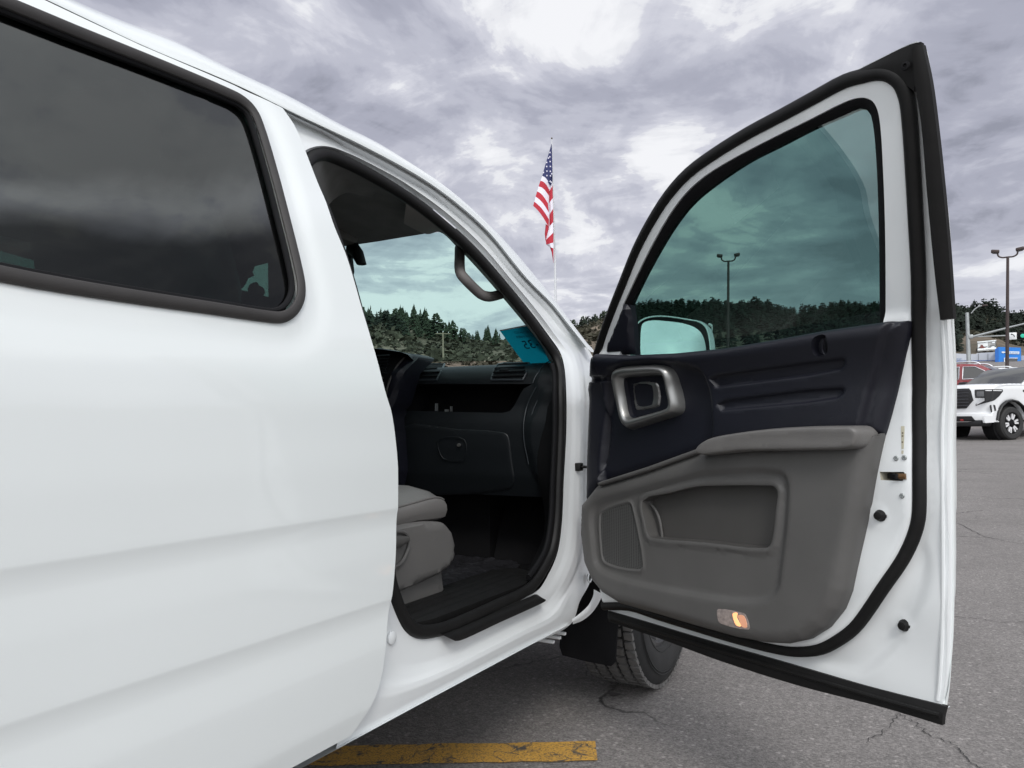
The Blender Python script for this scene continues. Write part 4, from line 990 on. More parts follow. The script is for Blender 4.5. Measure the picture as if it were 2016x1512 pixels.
# side mirror outside the glass
def mir_pt(u, v, n_): return hit(u, v, lambda p: dloc(p)[1]-n_, .3, 6.)
MP = mir_pt(1330, 662, -.20)
mo_px = [(1254, 640), (1264, 630), (1281, 624), (1310, 623), (1352, 629), (1376, 634), (1388, 643), (1394, 656), (1398, 680), (1399, 720), (1392, 760), (1360, 775), (1280, 778), (1252, 765), (1250, 700)]
mi_px = [(1264, 645), (1268, 636), (1282, 632), (1310, 633), (1346, 638), (1368, 646), (1380, 657), (1387, 676), (1389, 700), (1388, 730), (1380, 748), (1350, 760), (1290, 762), (1268, 752), (1263, 715), (1262, 680)]
toc = Vector(CAM-MP).normalized(); tgt = Vector((.80, -.20, 1.)).normalized()
mn = (toc+tgt).normalized(); mnn = np.array(mn)
def mplane(u, v, o=0.): return hit(u, v, lambda p: (p-MP)@mnn-o, .3, 6.)
a = [mplane(u, v, .0) for u, v in crom(mo_px, 3, True)]; b = [mplane(u, v, -.008) for u, v in crom(mi_px, 3, True)]
c3 = np.mean(a, 0); K = min(len(a), len(b))
# housing: rim, hollow bowl behind it
a = crom([mplane(u, v, .0) for u, v in mo_px], 4, True); b = crom([mplane(u, v, -.006) for u, v in mi_px], 4, True)
outd = -np.array(toc)*.55-DN3*.45; outd /= np.linalg.norm(outd)
N1 = len(a); N2 = len(b)
V = list(a); Fc = []
for t_, s_ in ((.03, 1.03), (.065, .97), (.095, .80), (.11, .5)): V += [c3+(p-c3)*s_+outd*t_ for p in a]
for k in range(4): Fc += [(k*N1+i, k*N1+(i+1) % N1, (k+1)*N1+(i+1) % N1, (k+1)*N1+i) for i in range(N1)]
Fc.append(tuple(4*N1+i for i in range(N1)))
mirror = obj('side_mirror', V, Fc, PAINT, door)
def ring_between(A, B, name, m, par):
    A = np.array(A); B = np.array(B); n = 64
    def rs(Q):
        Q = np.vstack([Q, Q[:1]]); L = np.concatenate([[0], np.cumsum(np.linalg.norm(np.diff(Q, axis=0), axis=1))]); t = np.linspace(0, L[-1], n+1)[:-1]
        return np.stack([np.interp(t, L, Q[:, k]) for k in range(3)], 1)
    A = rs(A); B = rs(B)
    k0 = np.argmin(np.linalg.norm(B-A[0], axis=1)); B = np.roll(B, -k0, 0)
    return obj(name, list(A)+list(B), [(i, (i+1) % n, n+(i+1) % n, n+i) for i in range(n)], m, par)
ring_between(a, b, 'mirror_rim', BLK, mirror)
MB().tube(a, .0025, True, 6).build('mirror_edge', PAINT, mirror)
mg = crom([mplane(u, v, -.005) for u, v in mi_px], 4, True)
cg = mg.mean(0)
Vg = [cg+mnn*.004]; Fg = []
for s_ in (.35, .7, 1.02): Vg += [cg+(p-cg)*s_+mnn*(.004*(1-s_*s_)) for p in mg]
n = len(mg)
for i in range(n): Fg.append((0, 1+i, 1+(i+1) % n))
for k in range(2):
    for i in range(n): Fg.append((1+k*n+i, 1+(k+1)*n+i, 1+(k+1)*n+(i+1) % n, 1+k*n+(i+1) % n))
obj('mirror_glass', Vg, Fg, MIRROR, mirror)
arm_a = dmap(np.array([[.10, 1.235]]), np.array([-.05]))[0]
MB().tube([arm_a, c3+outd*.06-np.array([0, 0, .05])], .03, False, 10, rb=.02).build('mirror_arm', PAINT, mirror)

# ================================================================== wheels, flap, fender, bonnet, bed
def tyre_shape(cx, cy, side=1, steer=0.):
    Rw, Wd = .384, .245
    T = Matrix.Translation((cx, cy, Rw)) @ Matrix.Rotation(steer, 4, 'Z') @ Matrix.Rotation(R(90)*side, 4, 'Y')
    prof = [(.225, .095), (.232, .112), (.27, .124), (.31, .127), (.335, .121), (.362, .109), (.371, .098), (.3715, 0), (.371, -.098), (.362, -.109), (.335, -.121), (.31, -.127), (.27, -.124), (.232, -.112), (.225, -.095)]
    g = MB().lathe(prof, T, 72, cap=False)
    rs = random.Random(3)
    rows = [(-.094, .034, 62), (-.049, .035, 58), (0, .036, 58), (.049, .035, 58), (.094, .034, 62)]
    for z0, wz, nb in rows:
        for k in range(nb):
            a0 = 2*math.pi*(k+(.5 if abs(z0) > .06 else 0)+.25*rs.random()*0)/nb; da = 2*math.pi/nb*.36
            sk = .010*(1 if k % 2 else -1)+z0*.06
            V = []
            for (da_, zz_) in ((-da, -wz/2), (da*rs.uniform(.8, 1), -wz/2*rs.uniform(.85, 1)), (da, wz/2), (-da*rs.uniform(.8, 1), wz/2*rs.uniform(.85, 1))):
                for rr in (.368, .3835-.05*max(0, abs(z0+zz_)-.098)):
                    a_ = a0+da_+sk*zz_*8; V.append(T @ Vector((rr*math.cos(a_), rr*math.sin(a_), z0+zz_)))
            g.add(V, [(1, 3, 5, 7), (0, 1, 7, 6), (2, 3, 1, 0), (4, 5, 3, 2), (6, 7, 5, 4)], 1)
    for r_ in (.245, .318, .328):
        g.tube([T @ Vector((r_*math.cos(a_), r_*math.sin(a_), .127 if r_ > .3 else .117)) for a_ in np.linspace(0, 2*math.pi, 61)[:-1]], .0018, True, 6)
    return g, T
def wheel(cx, cy, side=1, steer=0.):
    g, T = tyre_shape(cx, cy, side, steer)
    wh = g.build('wheel', TYRE, truck, True, 30, [TYRE, TYREW])
    g = MB().lathe([(.222, .092), (.226, .098), (.214, .100), (.205, .080), (.19, .03), (.19, -.09)], T, 48, cap=False).lathe([(.06, .05), (.06, .074), (.045, .080), (.01, .082)], T, 24)
    for k in range(5):
        A = 2*math.pi*k/5; V = []
        for r_, wd, zt_ in ((.05, .05, .066), (.13, .042, .074), (.21, .062, .086)):
            for dz in (0, -.03):
                for s_ in (-1, 1):
                    V.append(T @ Vector((r_*math.cos(A)-s_*wd/2*math.sin(A)*(1 if dz == 0 else 1.2), r_*math.sin(A)+s_*wd/2*math.cos(A)*(1 if dz == 0 else 1.2), zt_+dz)))
        g.add(V, [(0, 1, 5, 4), (4, 5, 9, 8), (0, 4, 6, 2), (4, 8, 10, 6), (1, 3, 7, 5), (5, 7, 11, 9)])
    g.build('rim', ALLOY, wh)
    MB().lathe([(.17, -.06), (.17, -.04), (.05, -.03)], T, 32).build('brake_disc', STEEL, wh)
wheel(-1.005, 3.07, 1, R(-2)); wheel(-2.83, 3.02, -1, R(1)); wheel(-1.075, -.10, 1); wheel(-2.78, -.10, -1)
fy = 2.60
fl = [tuple(ony(u, v, fy)[[0, 2]]) for u, v in [(1104, 1150), (1216, 1140), (1216, 1300), (1208, 1308), (1160, 1299), (1112, 1287), (1105, 1270)]]
fmap = lambda P, off: np.stack([P[:, 0], fy-off+.02*np.sin((P[:, 1]-.3)*8)+.05*(P[:, 1]-.4), P[:, 1]], 1)
sheet('mud_flap', fl, fmap, BLK, truck, (), .02, lambda P: .003*rnd(sdf(P, np.array(fl)), .01), .006)
al_ = [(3.02+.47*math.cos(t_), .42+.47*math.sin(t_)) for t_ in np.linspace(R(5), R(172), 20)]
obj('wheel_arch_liner', [(x_, y_, z_) for y_, z_ in al_ for x_ in (-.955, -1.40)]+[(-1.40, 3.02, .42)], [(2*i, 2*i+1, 2*i+3, 2*i+2) for i in range(19)]+[(2*i+1, 40, 2*i+3) for i in range(19)], BLK, truck)
MB().box((-1.9, 3.1, .68), (.98, 1.1, .3)).build('engine_underside', BLK, truck)
def arch(cy, r=.455, z0=.40):
    a = np.linspace(R(-8), R(188), 24); return [(cy+r*math.cos(t_), z0+r*math.sin(t_)) for t_ in a]
def sidemap(mir): return (lambda P, off: np.stack([2*XC-(Sx(P[:, 1])+off), P[:, 0], P[:, 1]], 1)) if mir else bodymap
HZ = 1.24
fen = [(2.50, .70), (2.56, .66)]+[p for p in arch(3.02)[::-1] if not (p[0] < 3 and p[1] < .66)]+[(3.55, .42), (3.78, .50), (3.84, .62), (3.84, .98), (3.76, 1.06), (2.98, 1.15), (2.50, 1.245)]
for mir in (0, 1):
    sheet('front_fender', fen, sidemap(mir), PAINT, truck, (), .05, lambda P: emboss(P[:, 1])-.15*np.clip((P[:, 0]-3.35)/.5, 0, 1)**2+.0*P[:, 0], .02)
bs_o = [(.27, .455), (.27, 1.16), (-.2, 1.20), (-1.22, 1.16), (-1.28, 1.05), (-1.28, .55), (-1.2, .50)]+[p for p in arch(-.10)[::1]]+[(.36-.0, .455)]
bs_o = [(.06, 1.16), (.0, 1.40), (-.10, 1.50), (-.25, 1.22), (-1.22, 1.16), (-1.28, 1.05), (-1.28, .55), (-1.2, .46)]+[p for p in arch(-.10)[::-1]]+[(.06, .455)]
for mir in (0, 1): sheet('bed_side', bs_o, sidemap(mir), PAINT, truck, (), .06, lambda P: emboss(P[:, 1]), .03)
# far side of the cab: doors with their windows
lw = crom([(2.30, 1.262), (2.02, 1.50), (1.85, 1.60), (1.36, 1.64), (1.30, 1.60), (1.30, 1.262)], 3, True); lw2 = crom([(1.12, 1.25), (1.12, 1.60), (.5, 1.60), (.44, 1.55), (.44, 1.25)], 3, True)
lo_s = [(2.50, .45), (2.50, 1.29), (2.11, 1.55), (1.8, 1.66), (1.2, 1.69), (.5, 1.67), (.06, 1.62), (.06, .455)]
ld = sheet('far_side_doors', lo_s, sidemap(1), PAINT, truck, [lw, lw2], .04, lambda P: emboss(P[:, 1]), .04)
for q_, m_ in ((lw, DGLASS), (lw2, PGLASS)): sheet('far_window', inset(q_, -.01), sidemap(1), m_, ld, (), .1, lambda P: np.full(len(P), -.02), .001)
for q_ in (lw, lw2): MB().tube(sidemap(1)(inset(q_, .004), np.full(len(q_), .006)), .010, True, 6, up=(1, 0, 0), rb=.014).build('far_window_seal', RUB, ld)
# tinted gap: the far door carries a mirror
MB().box((-3.12, 2.28, 1.26), (.22, .10, .17), bev=.03).build('far_mirror', PAINT, ld)
V = []; Fc = []
for i, (y, z) in enumerate([(2.62, 1.235), (2.75, 1.245), (3.0, 1.22), (3.3, 1.175), (3.6, 1.11), (3.76, 1.06), (3.84, .99), (3.85, .62), (3.84, .45)]):
    for j in range(13):
        t_ = j/12*2-1; wdt = .93-.10*max(0, (y-3.3)); V.append((XC+wdt*t_, y-.10*abs(t_)**3*(1 if y > 3.5 else .3)+.03, z-.06*abs(t_)**4*(1 if z > 1 else 0)+.012*(1-t_*t_)))
for i in range(8):
    for j in range(12): Fc.append((i*13+j, i*13+j+1, (i+1)*13+j+1, (i+1)*13+j))
hood = obj('bonnet', V, Fc, PAINT, truck)
MB().box((XC, 3.875, .86), (1.0, .08, .24), bev=.03).build('grille', BLK, truck)
for s_ in (-1, 1): MB().box((XC+s_*.72, 3.80, .90), (.36, .12, .19), Matrix.Rotation(R(-18*s_), 3, 'Z'), bev=.04).build('headlight', CHROME, truck)
MB().box((XC, 3.82, .55), (1.78, .14, .22), bev=.05).build('front_bumper', PAINT, truck)
MB().box((XC, -1.30, .86), (1.72, .05, .60), bev=.02).build('tailgate', PAINT, truck)
MB().box((XC, -1.36, .52), (1.80, .14, .16), bev=.04).build('rear_bumper', BLK, truck)
MB().box((XC, -.50, .70), (1.68, 1.55, .03)).build('bed_floor', BLK, truck)
MB().box((XC, .03, 1.05), (1.76, .04, .75)).box((XC, .03, 1.52), (1.55, .03, .28)).build('cab_back', PAINT, truck)

# ================================================================== SETTING: ground, hills
def px_phi(u): d = ray(u, 845); return math.atan2(d[0], d[1])          # clockwise from +Y
RU = [(300, 655), (560, 640), (700, 636), (740, 640), (800, 652), (850, 664), (900, 676), (1000, 676), (1060, 672), (1130, 656), (1190, 640), (1250, 618), (1300, 612), (1400, 609), (1500, 613), (1545, 628), (1580, 640), (1620, 630), (1660, 622), (1735, 618), (1800, 612), (1880, 626), (1930, 634), (2016, 654), (2300, 640)]
RPH = [px_phi(u) for u, v in RU]; REL = []
for u, v in RU:
    d = ray(u, v); REL.append(d[2]/math.hypot(d[0], d[1]))
RPH += [2.2, 3.1]; REL += [.05, .04]; RPH = [-3.3, -2.0]+RPH; REL = [.04, .05]+REL
RD = 430.
def front(phi): return sstep((np.cos(np.asarray(phi)-.1)+.25)/.9)
def gz(r, phi):
    r = np.asarray(r, float); s = front(phi)
    return s*np.interp(r, [0, 6, 9, 19, 23.3, 34.3, 44, 60, 100, 120], [0, 0, .03, .52, .745, 1.46, 2.12, 3.9, 8.6, 10.6])
def hz(r, phi):
    zr = CZ+RD*np.interp(phi, RPH, REL); z0 = gz(100., phi); t = np.clip((np.asarray(r)-100)/(RD-100), 0, 1)
    z = z0+(zr-z0)*t**.9
    bump_ = 2.4*np.sin(phi*37+r*.021)*np.sin(r*.033+phi*11)+1.3*np.sin(phi*83+1)*np.sin(r*.06)
    z = z+bump_*np.sin(np.clip(t, 0, 1)*math.pi)
    return np.where(np.asarray(r) < 100, gz(r, phi), z-np.maximum(0, np.asarray(r)-RD)*.02)
def polar(name, rs, f, m, seg=144):
    ph = np.linspace(-math.pi, math.pi, seg+1)[:-1]; V = [(0, 0, float(f(0, 0)))] if rs[0] == 0 else []; base = len(V); rs2 = rs[1:] if rs[0] == 0 else rs
    for r in rs2:
        z = f(np.full(seg, r), ph); V += [(r*math.sin(p), r*math.cos(p), float(zz_)) for p, zz_ in zip(ph, z)]
    Fc = []
    if base: Fc += [(0, 1+(j+1) % seg, 1+j) for j in range(seg)]
    for i in range(len(rs2)-1):
        for j in range(seg):
            a, b = base+i*seg+j, base+i*seg+(j+1) % seg; Fc.append((a, b, b+seg, a+seg))
    o = obj(name, V, Fc, m, None, True, 80); o['kind'] = 'structure'; return o
ASPH = bpy.data.materials.new('asphalt'); ASPH.use_nodes = True
t = ASPH.node_tree; B_ = t.nodes['Principled BSDF']; N = t.nodes.new; L = t.links.new
geo = N('ShaderNodeNewGeometry')
def tex(kind, **k):
    n = N(kind); L(geo.outputs['Position'], n.inputs['Vector'])
    for a, b in k.items(): n.inputs[a].default_value = b
    return n
def mth(op, a, b, clamp=False):
    n = N('ShaderNodeMath'); n.operation = op; n.use_clamp = clamp
    for i, x in enumerate((a, b)):
        if isinstance(x, (int, float)): n.inputs[i].default_value = x
        else: L(x, n.inputs[i])
    return n.outputs[0]
def rmp(x, a, b, c, d, smooth=False):
    n = N('ShaderNodeMapRange'); L(x, n.inputs[0])
    if smooth: n.interpolation_type = 'SMOOTHSTEP'
    for i, v in enumerate((a, b, c, d)): n.inputs[i+1].default_value = v
    return n.outputs[0]
v1 = tex('ShaderNodeTexVoronoi', Scale=165.); v2 = tex('ShaderNodeTexVoronoi', Scale=48.)
sepc = N('ShaderNodeSeparateColor'); L(v1.outputs['Color'], sepc.inputs[0]); sepd = N('ShaderNodeSeparateColor'); L(v2.outputs['Color'], sepd.inputs[0])
nb = tex('ShaderNodeTexNoise', Scale=1.3, Detail=6., Roughness=.6); nf = tex('ShaderNodeTexNoise', Scale=30., Detail=6., Roughness=.7)
grain = rmp(sepc.outputs[0], 0., 1., .68, 1.32)
pale = mth('MULTIPLY', rmp(sepd.outputs[0], .84, .88, 0., 1.), rmp(v2.outputs['Distance'], .20, .45, 1., 0.))
base = mth('MULTIPLY', mth('MULTIPLY', grain, rmp(nb.outputs[0], .3, .7, .88, 1.12)), rmp(nf.outputs[0], .3, .7, .80, 1.2))
base = mth('ADD', base, mth('MULTIPLY', pale, .65))
wp = tex('ShaderNodeTexNoise', Scale=.9, Detail=5., Roughness=.62)
wv = N('ShaderNodeVectorMath'); wv.operation = 'MULTIPLY_ADD'; L(wp.outputs['Color'], wv.inputs[0]); wv.inputs[1].default_value = (1.1, 1.1, 0); L(geo.outputs['Position'], wv.inputs[2])
vc = N('ShaderNodeTexVoronoi'); vc.feature = 'DISTANCE_TO_EDGE'; vc.inputs['Scale'].default_value = .32; L(wv.outputs[0], vc.inputs['Vector'])
cm = tex('ShaderNodeTexNoise', Scale=.45, Detail=2.)
crack = mth('MULTIPLY', rmp(vc.outputs['Distance'], .0015, .0042, 1., 0.), rmp(cm.outputs[0], .44, .54, 0., 1.))
vc2 = N('ShaderNodeTexVoronoi'); vc2.feature = 'DISTANCE_TO_EDGE'; vc2.inputs['Scale'].default_value = 1.7; L(wv.outputs[0], vc2.inputs['Vector'])
cm2 = tex('ShaderNodeTexNoise', Scale=.8, Detail=2.)
crack2 = mth('MULTIPLY', rmp(vc2.outputs['Distance'], .002, .008, 1., 0.), rmp(cm2.outputs[0], .60, .66, 0., .8))
crack = mth('MAXIMUM', crack, crack2)
base = mth('MULTIPLY', base, mth('SUBTRACT', 1., mth('MULTIPLY', crack, .85)))
sc_ = N('ShaderNodeVectorMath'); sc_.operation = 'SCALE'; sc_.inputs[0].default_value = (.188, .175, .167); L(base, sc_.inputs['Scale']); L(sc_.outputs[0], B_.inputs['Base Color'])
B_.inputs['Roughness'].default_value = .85; B_.inputs['Specular IOR Level'].default_value = .3
bp = N('ShaderNodeBump'); bp.inputs['Strength'].default_value = .7; bp.inputs['Distance'].default_value = .004
hh = mth('SUBTRACT', mth('ADD', mth('MULTIPLY', sepc.outputs[0], .6), mth('MULTIPLY', v1.outputs['Distance'], -.6)), mth('MULTIPLY', crack, 2.5))
L(hh, bp.inputs['Height']); L(bp.outputs[0], B_.inputs['Normal'])
polar('asphalt_lot', [0, 1, 2, 3, 4, 5, 6, 7, 8, 9, 11, 13, 15, 18, 21, 25, 30, 36, 44, 52, 60, 72, 86, 101], gz, ASPH)

HILL = bpy.data.materials.new('hill_grass'); HILL.use_nodes = True
t = HILL.node_tree; B_ = t.nodes['Principled BSDF']; N = t.nodes.new; L = t.links.new; geo = N('ShaderNodeNewGeometry')
nA = tex('ShaderNodeTexNoise', Scale=.035, Detail=8., Roughness=.65); nB = tex('ShaderNodeTexNoise', Scale=.22, Detail=6., Roughness=.7)
rp = N('ShaderNodeValToRGB'); L(mth('ADD', mth('MULTIPLY', nA.outputs[0], .6), mth('MULTIPLY', nB.outputs[0], .4)), rp.inputs[0])
rp.color_ramp.elements[0].position = .36; rp.color_ramp.elements[0].color = (.062, .060, .042, 1); rp.color_ramp.elements[1].position = .66; rp.color_ramp.elements[1].color = (.30, .245, .175, 1)
for p, c in ((.46, (.095, .082, .062, 1)), (.55, (.165, .135, .105, 1))): e_ = rp.color_ramp.elements.new(p); e_.color = c
L(rp.outputs[0], B_.inputs['Base Color']); B_.inputs['Roughness'].default_value = .95; B_.inputs['Specular IOR Level'].default_value = .1
polar('hillside', [100, 112, 125, 140, 155, 170, 190, 210, 230, 250, 275, 300, 325, 350, 380, 405, 430, 470, 540, 640, 800, 1100], hz, HILL, 420)

# --- painted parking line
YEL = bpy.data.materials.new('yellow_line_paint'); YEL.use_nodes = True
t = YEL.node_tree; B_ = t.nodes['Principled BSDF']; N = t.nodes.new; L = t.links.new; geo = N('ShaderNodeNewGeometry')
n1_ = tex('ShaderNodeTexNoise', Scale=9., Detail=8., Roughness=.7); n2_ = tex('ShaderNodeTexNoise', Scale=85., Detail=5., Roughness=.7); n3_ = tex('ShaderNodeTexVoronoi', Scale=170.)
wp = tex('ShaderNodeTexNoise', Scale=6., Detail=4.); wv = N('ShaderNodeVectorMath'); wv.operation = 'MULTIPLY_ADD'; L(wp.outputs['Color'], wv.inputs[0]); wv.inputs[1].default_value = (.25, .25, 0); L(geo.outputs['Position'], wv.inputs[2])
vc = N('ShaderNodeTexVoronoi'); vc.feature = 'DISTANCE_TO_EDGE'; vc.inputs['Scale'].default_value = 13.; L(wv.outputs[0], vc.inputs['Vector'])
worn = mth('ADD', mth('MULTIPLY', n1_.outputs[0], .55), mth('MULTIPLY', n2_.outputs[0], .5))
gone = mth('MAXIMUM', rmp(worn, .57, .66, 0., 1.), mth('MULTIPLY', rmp(vc.outputs['Distance'], .02, .055, 1., 0.), rmp(n1_.outputs[0], .46, .56, 0., 1.)))
gone = mth('MAXIMUM', gone, rmp(n3_.outputs['Distance'], .62, .75, 0., .7))
mxc = N('ShaderNodeMixRGB'); L(gone, mxc.inputs[0])
yv = N('ShaderNodeVectorMath'); yv.operation = 'SCALE'; yv.inputs[0].default_value = (.60, .335, .06); L(rmp(n2_.outputs[0], .3, .7, .7, 1.15), yv.inputs['Scale'])
L(yv.outputs[0], mxc.inputs[1]); mxc.inputs[2].default_value = (.075, .068, .06, 1); L(mxc.outputs[0], B_.inputs['Base Color']); B_.inputs['Roughness'].default_value = .8
bp = N('ShaderNodeBump'); bp.inputs['Strength'].default_value = .6; bp.inputs['Distance'].default_value = .003; L(mth('ADD', n2_.outputs[0], mth('MULTIPLY', gone, -.6)), bp.inputs['Height']); L(bp.outputs[0], B_.inputs['Normal'])
c0, c1 = onz(1171, 1459, .004), onz(1174, 1497, .004); q0, q1 = onz(640, 1468, .004), onz(620, 1512, .004)
dr = (q0-c0)/np.linalg.norm(q0-c0); q0 = c0+dr*3.4; q1 = c1+dr*3.4
rr = random.Random(5); A = []; B2 = []
for k in range(60):
    s = k/59; j = lambda: np.array([rr.uniform(-.004, .004), rr.uniform(-.004, .004), 0])
    A.append(c0*(1-s)+q0*s+j()); B2.append(c1*(1-s)+q1*s+j())
o = obj('parking_line', A+B2, [(i, i+1, 61+i, 60+i) for i in range(59)], YEL, None); o['kind'] = 'structure'

# cracks in the asphalt near the viewer
CRK = mat('crack_filler', (.028, .026, .025), .9)
rk = random.Random(21)
for px_, wd in (([(1768, 1403), (1800, 1422), (1838, 1450), (1872, 1463), (1900, 1486), (1932, 1520)], .0045), ([(1800, 1206), (1884, 1214), (1930, 1218), (1968, 1224), (2030, 1222)], .005), ([(1800, 1020), (1890, 1040), (1950, 1064), (2030, 1078)], .007), ([(1700, 1460), (1740, 1440), (1768, 1403)], .003)):
    P = crom([onz(u, v, .0035) for u, v in px_], 9); V = []
    for i, p in enumerate(P):
        d_ = P[min(i+1, len(P)-1)]-P[max(i-1, 0)]; n_ = np.array([-d_[1], d_[0], 0]); n_ /= np.linalg.norm(n_)
        j_ = rk.uniform(-.010, .010); w0 = wd*rk.uniform(.35, 1.2)*(.4 if i in (0, len(P)-1) else 1); V += [p+n_*(j_+w0/2), p+n_*(j_-w0/2)]
    V = [(v[0], v[1], float(gz(math.hypot(v[0], v[1]), math.atan2(v[0], v[1])))+.0035) for v in V]
    o = obj('asphalt_crack', V, [(2*i, 2*i+1, 2*i+3, 2*i+2) for i in range(len(P)-1)], CRK, None, False); o['kind'] = 'structure'

# ================================================================== trees
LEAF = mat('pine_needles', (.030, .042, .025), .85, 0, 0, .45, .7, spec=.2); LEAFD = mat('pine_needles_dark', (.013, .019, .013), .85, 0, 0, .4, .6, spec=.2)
BARK = mat('pine_bark', (.05, .035, .025), .9)
SCRUB = mat('scrub_leaf', (.06, .058, .042), .9, 0, 0, .4, .4, spec=.1)
def pine_geo(seed, nwh=13, per=9, shape=0):
    rs = random.Random(seed); g = MB()
    g.lathe([(.022, 0), (.016, .5), (.004, .97)], None, 5, 1)
    for i in range(nwh):
        t_ = .10+.90*i/(nwh-1)
        w = (.21*(1-t_)**.75+.012) if shape == 0 else (.25*math.sqrt(max(0, 1-((t_-.5)/.55)**2))+.01)
        for k in range(per):
            if rs.random() < .12: continue
            a = rs.uniform(0, 6.283); L_ = w*rs.uniform(.55, 1.25); z = t_+rs.uniform(-.03, .03)
            dx, dy = math.cos(a), math.sin(a); dz = rs.uniform(-.06, .03)
            c0_ = Vector((dx*L_*.25, dy*L_*.25, z)); c1_ = Vector((dx*L_, dy*L_, z+dz)); s_ = Vector((-dy, dx, 0))*L_*rs.uniform(.30, .6); up_ = Vector((0, 0, rs.uniform(.03, .07)))
            g.add([c0_-s_*.6, c1_-s_*.5-up_*.6, c1_+s_*.5-up_*.2, c0_+s_*.6+up_, c1_*.85+Vector((0, 0, z*.15))+up_], [(0, 1, 4), (1, 2, 4), (2, 3, 4), (0, 4, 3), (0, 3, 2, 1)], 0)
    return g
protos = []
for s_ in range(8):
    g = pine_geo(s_+1, 13, 9, 0 if s_ < 5 else 1)
    for lm in (LEAF, LEAFD):
        o = g.build('pine_tree', lm, None, True, 60, [lm, BARK]); protos.append(o.data); bpy.data.objects.remove(o)
rs = random.Random(11)
def dirphi(p): return math.sin(p), math.cos(p)
def plant(u, r, hgt, me, label, group, wf=1.):
    p = px_phi(u); dx, dy = dirphi(p)
    o = bpy.data.objects.new('pine_tree', me); C.objects.link(o)
    o.location = (dx*r, dy*r, float(hz(r, p))-.2); o.rotation_euler = (0, 0, rs.uniform(0, 6.28)); o.scale = (hgt*wf, hgt*wf, hgt)
    tag(o, label, 'tree', group); return o
L1 = 'dark green pine on the brown hillside beyond the windshield'; G1 = 'pines on the hillside beyond the windshield'
L2 = 'dark pine on the wooded ridge seen through the open door glass'; G2 = 'pines on the ridge behind the door glass'
L3 = 'dark pine on the wooded hill right of the open door, above the dealership buildings'; G3 = 'pines on the hill right of the door'
L4 = 'dark pine on the hill between the windshield pillar and the open door frame'; G4 = 'pines on the hill between pillar and door'
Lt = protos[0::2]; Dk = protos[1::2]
cnt = 0
for u in np.arange(690, 850, 7.): plant(u+rs.uniform(-3, 3), rs.uniform(395, 425), rs.uniform(5.5, 9.5), rs.choice(Lt), L1, G1, .9)
for k in range(46): plant(rs.uniform(690, 838), rs.uniform(200, 390), rs.uniform(5.5, 8.5), rs.choice(Lt), L1, G1)
for u in (846, 853, 866, 884, 893, 899, 918, 923, 936, 940, 955, 959, 962, 974, 984, 1004, 1010): plant(u+rs.uniform(-2, 2), rs.uniform(405, 430), rs.uniform(4.5, 9.0), rs.choice(Lt), L1, G1)
for k in range(44): plant(rs.uniform(835, 1070), rs.uniform(190, 410), rs.uniform(3.5, 7), rs.choice(Lt), L1, G1)
for u in np.arange(1124, 1205, 6): plant(u+rs.uniform(-3, 3), rs.uniform(400, 428), rs.uniform(4.5, 8), rs.choice(Lt), L4, G4)
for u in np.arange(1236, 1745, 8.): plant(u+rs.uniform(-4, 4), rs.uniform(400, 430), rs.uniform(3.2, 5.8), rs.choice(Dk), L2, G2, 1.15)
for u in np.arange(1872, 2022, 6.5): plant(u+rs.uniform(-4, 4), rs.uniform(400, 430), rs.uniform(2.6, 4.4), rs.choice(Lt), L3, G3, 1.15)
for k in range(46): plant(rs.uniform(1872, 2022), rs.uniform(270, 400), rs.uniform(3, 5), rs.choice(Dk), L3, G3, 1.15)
# the unbroken wood: far too many to count
lite = [pine_geo(50+s_, 8, 6, s_ % 2) for s_ in range(4)]
VV = []; FF = []; nv = 0
lite = [(np.array(g.v), g.f) for g in lite]
def wood(u, r, hgt):
    global nv
    p = px_phi(u); dx, dy = dirphi(p); V_, F_ = rs.choice(lite); a = rs.uniform(0, 6.28); ca, sa = math.cos(a), math.sin(a)
    x = (V_[:, 0]*ca-V_[:, 1]*sa)*hgt*1.25+dx*r; y = (V_[:, 0]*sa+V_[:, 1]*ca)*hgt*1.25+dy*r; z = V_[:, 2]*hgt+float(hz(r, p))-.3
    VV.append(np.stack([x, y, z], 1)); FF.extend([tuple(i+nv for i in f) for f in F_]); nv += len(V_)
for k in range(550): wood(rs.uniform(1200, 1900), rs.uniform(108, 230), rs.uniform(2.2, 3.6))
for k in range(2600): wood(rs.uniform(1200, 1900), 150+295*rs.random()**.8, rs.uniform(2.6, 4.8))
for k in range(420): wood(rs.uniform(1860, 2150), rs.uniform(140, 240), rs.uniform(1.6, 3.))
for k in range(2000): wood(rs.uniform(1860, 2150), 220+225*rs.random()**.7, rs.uniform(2.8, 5))
for k in range(260): wood(rs.uniform(560, 805), rs.uniform(170, 410), rs.uniform(2.6, 5))
for k in range(60): wood(rs.uniform(1060, 1215), rs.uniform(300, 430), rs.uniform(3, 6))
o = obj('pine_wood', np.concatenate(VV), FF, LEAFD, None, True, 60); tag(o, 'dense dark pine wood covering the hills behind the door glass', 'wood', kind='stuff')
VV = []; FF = []; nv = 0
def bush(u, r, s):
    global nv
    p = px_phi(u); dx, dy = dirphi(p); c = np.array([dx*r, dy*r, float(hz(r, p))]); V_ = []
    F_ = []
    for k in range(5):
        q = c+np.array([rs.gauss(0, .5), rs.gauss(0, .5), rs.uniform(.05, .75)])*s; a = np.array([rs.gauss(0, 1), rs.gauss(0, 1), rs.gauss(0, .6)])*s*.35; b = np.array([rs.gauss(0, 1), rs.gauss(0, 1), rs.gauss(0, .8)])*s*.35
        V_ += [q-a-b, q+a-b, q+a+b, q-a+b]; F_.append(tuple(nv+4*k+i for i in range(4)))
    VV.append(np.array(V_)); FF.extend(F_); nv += 20
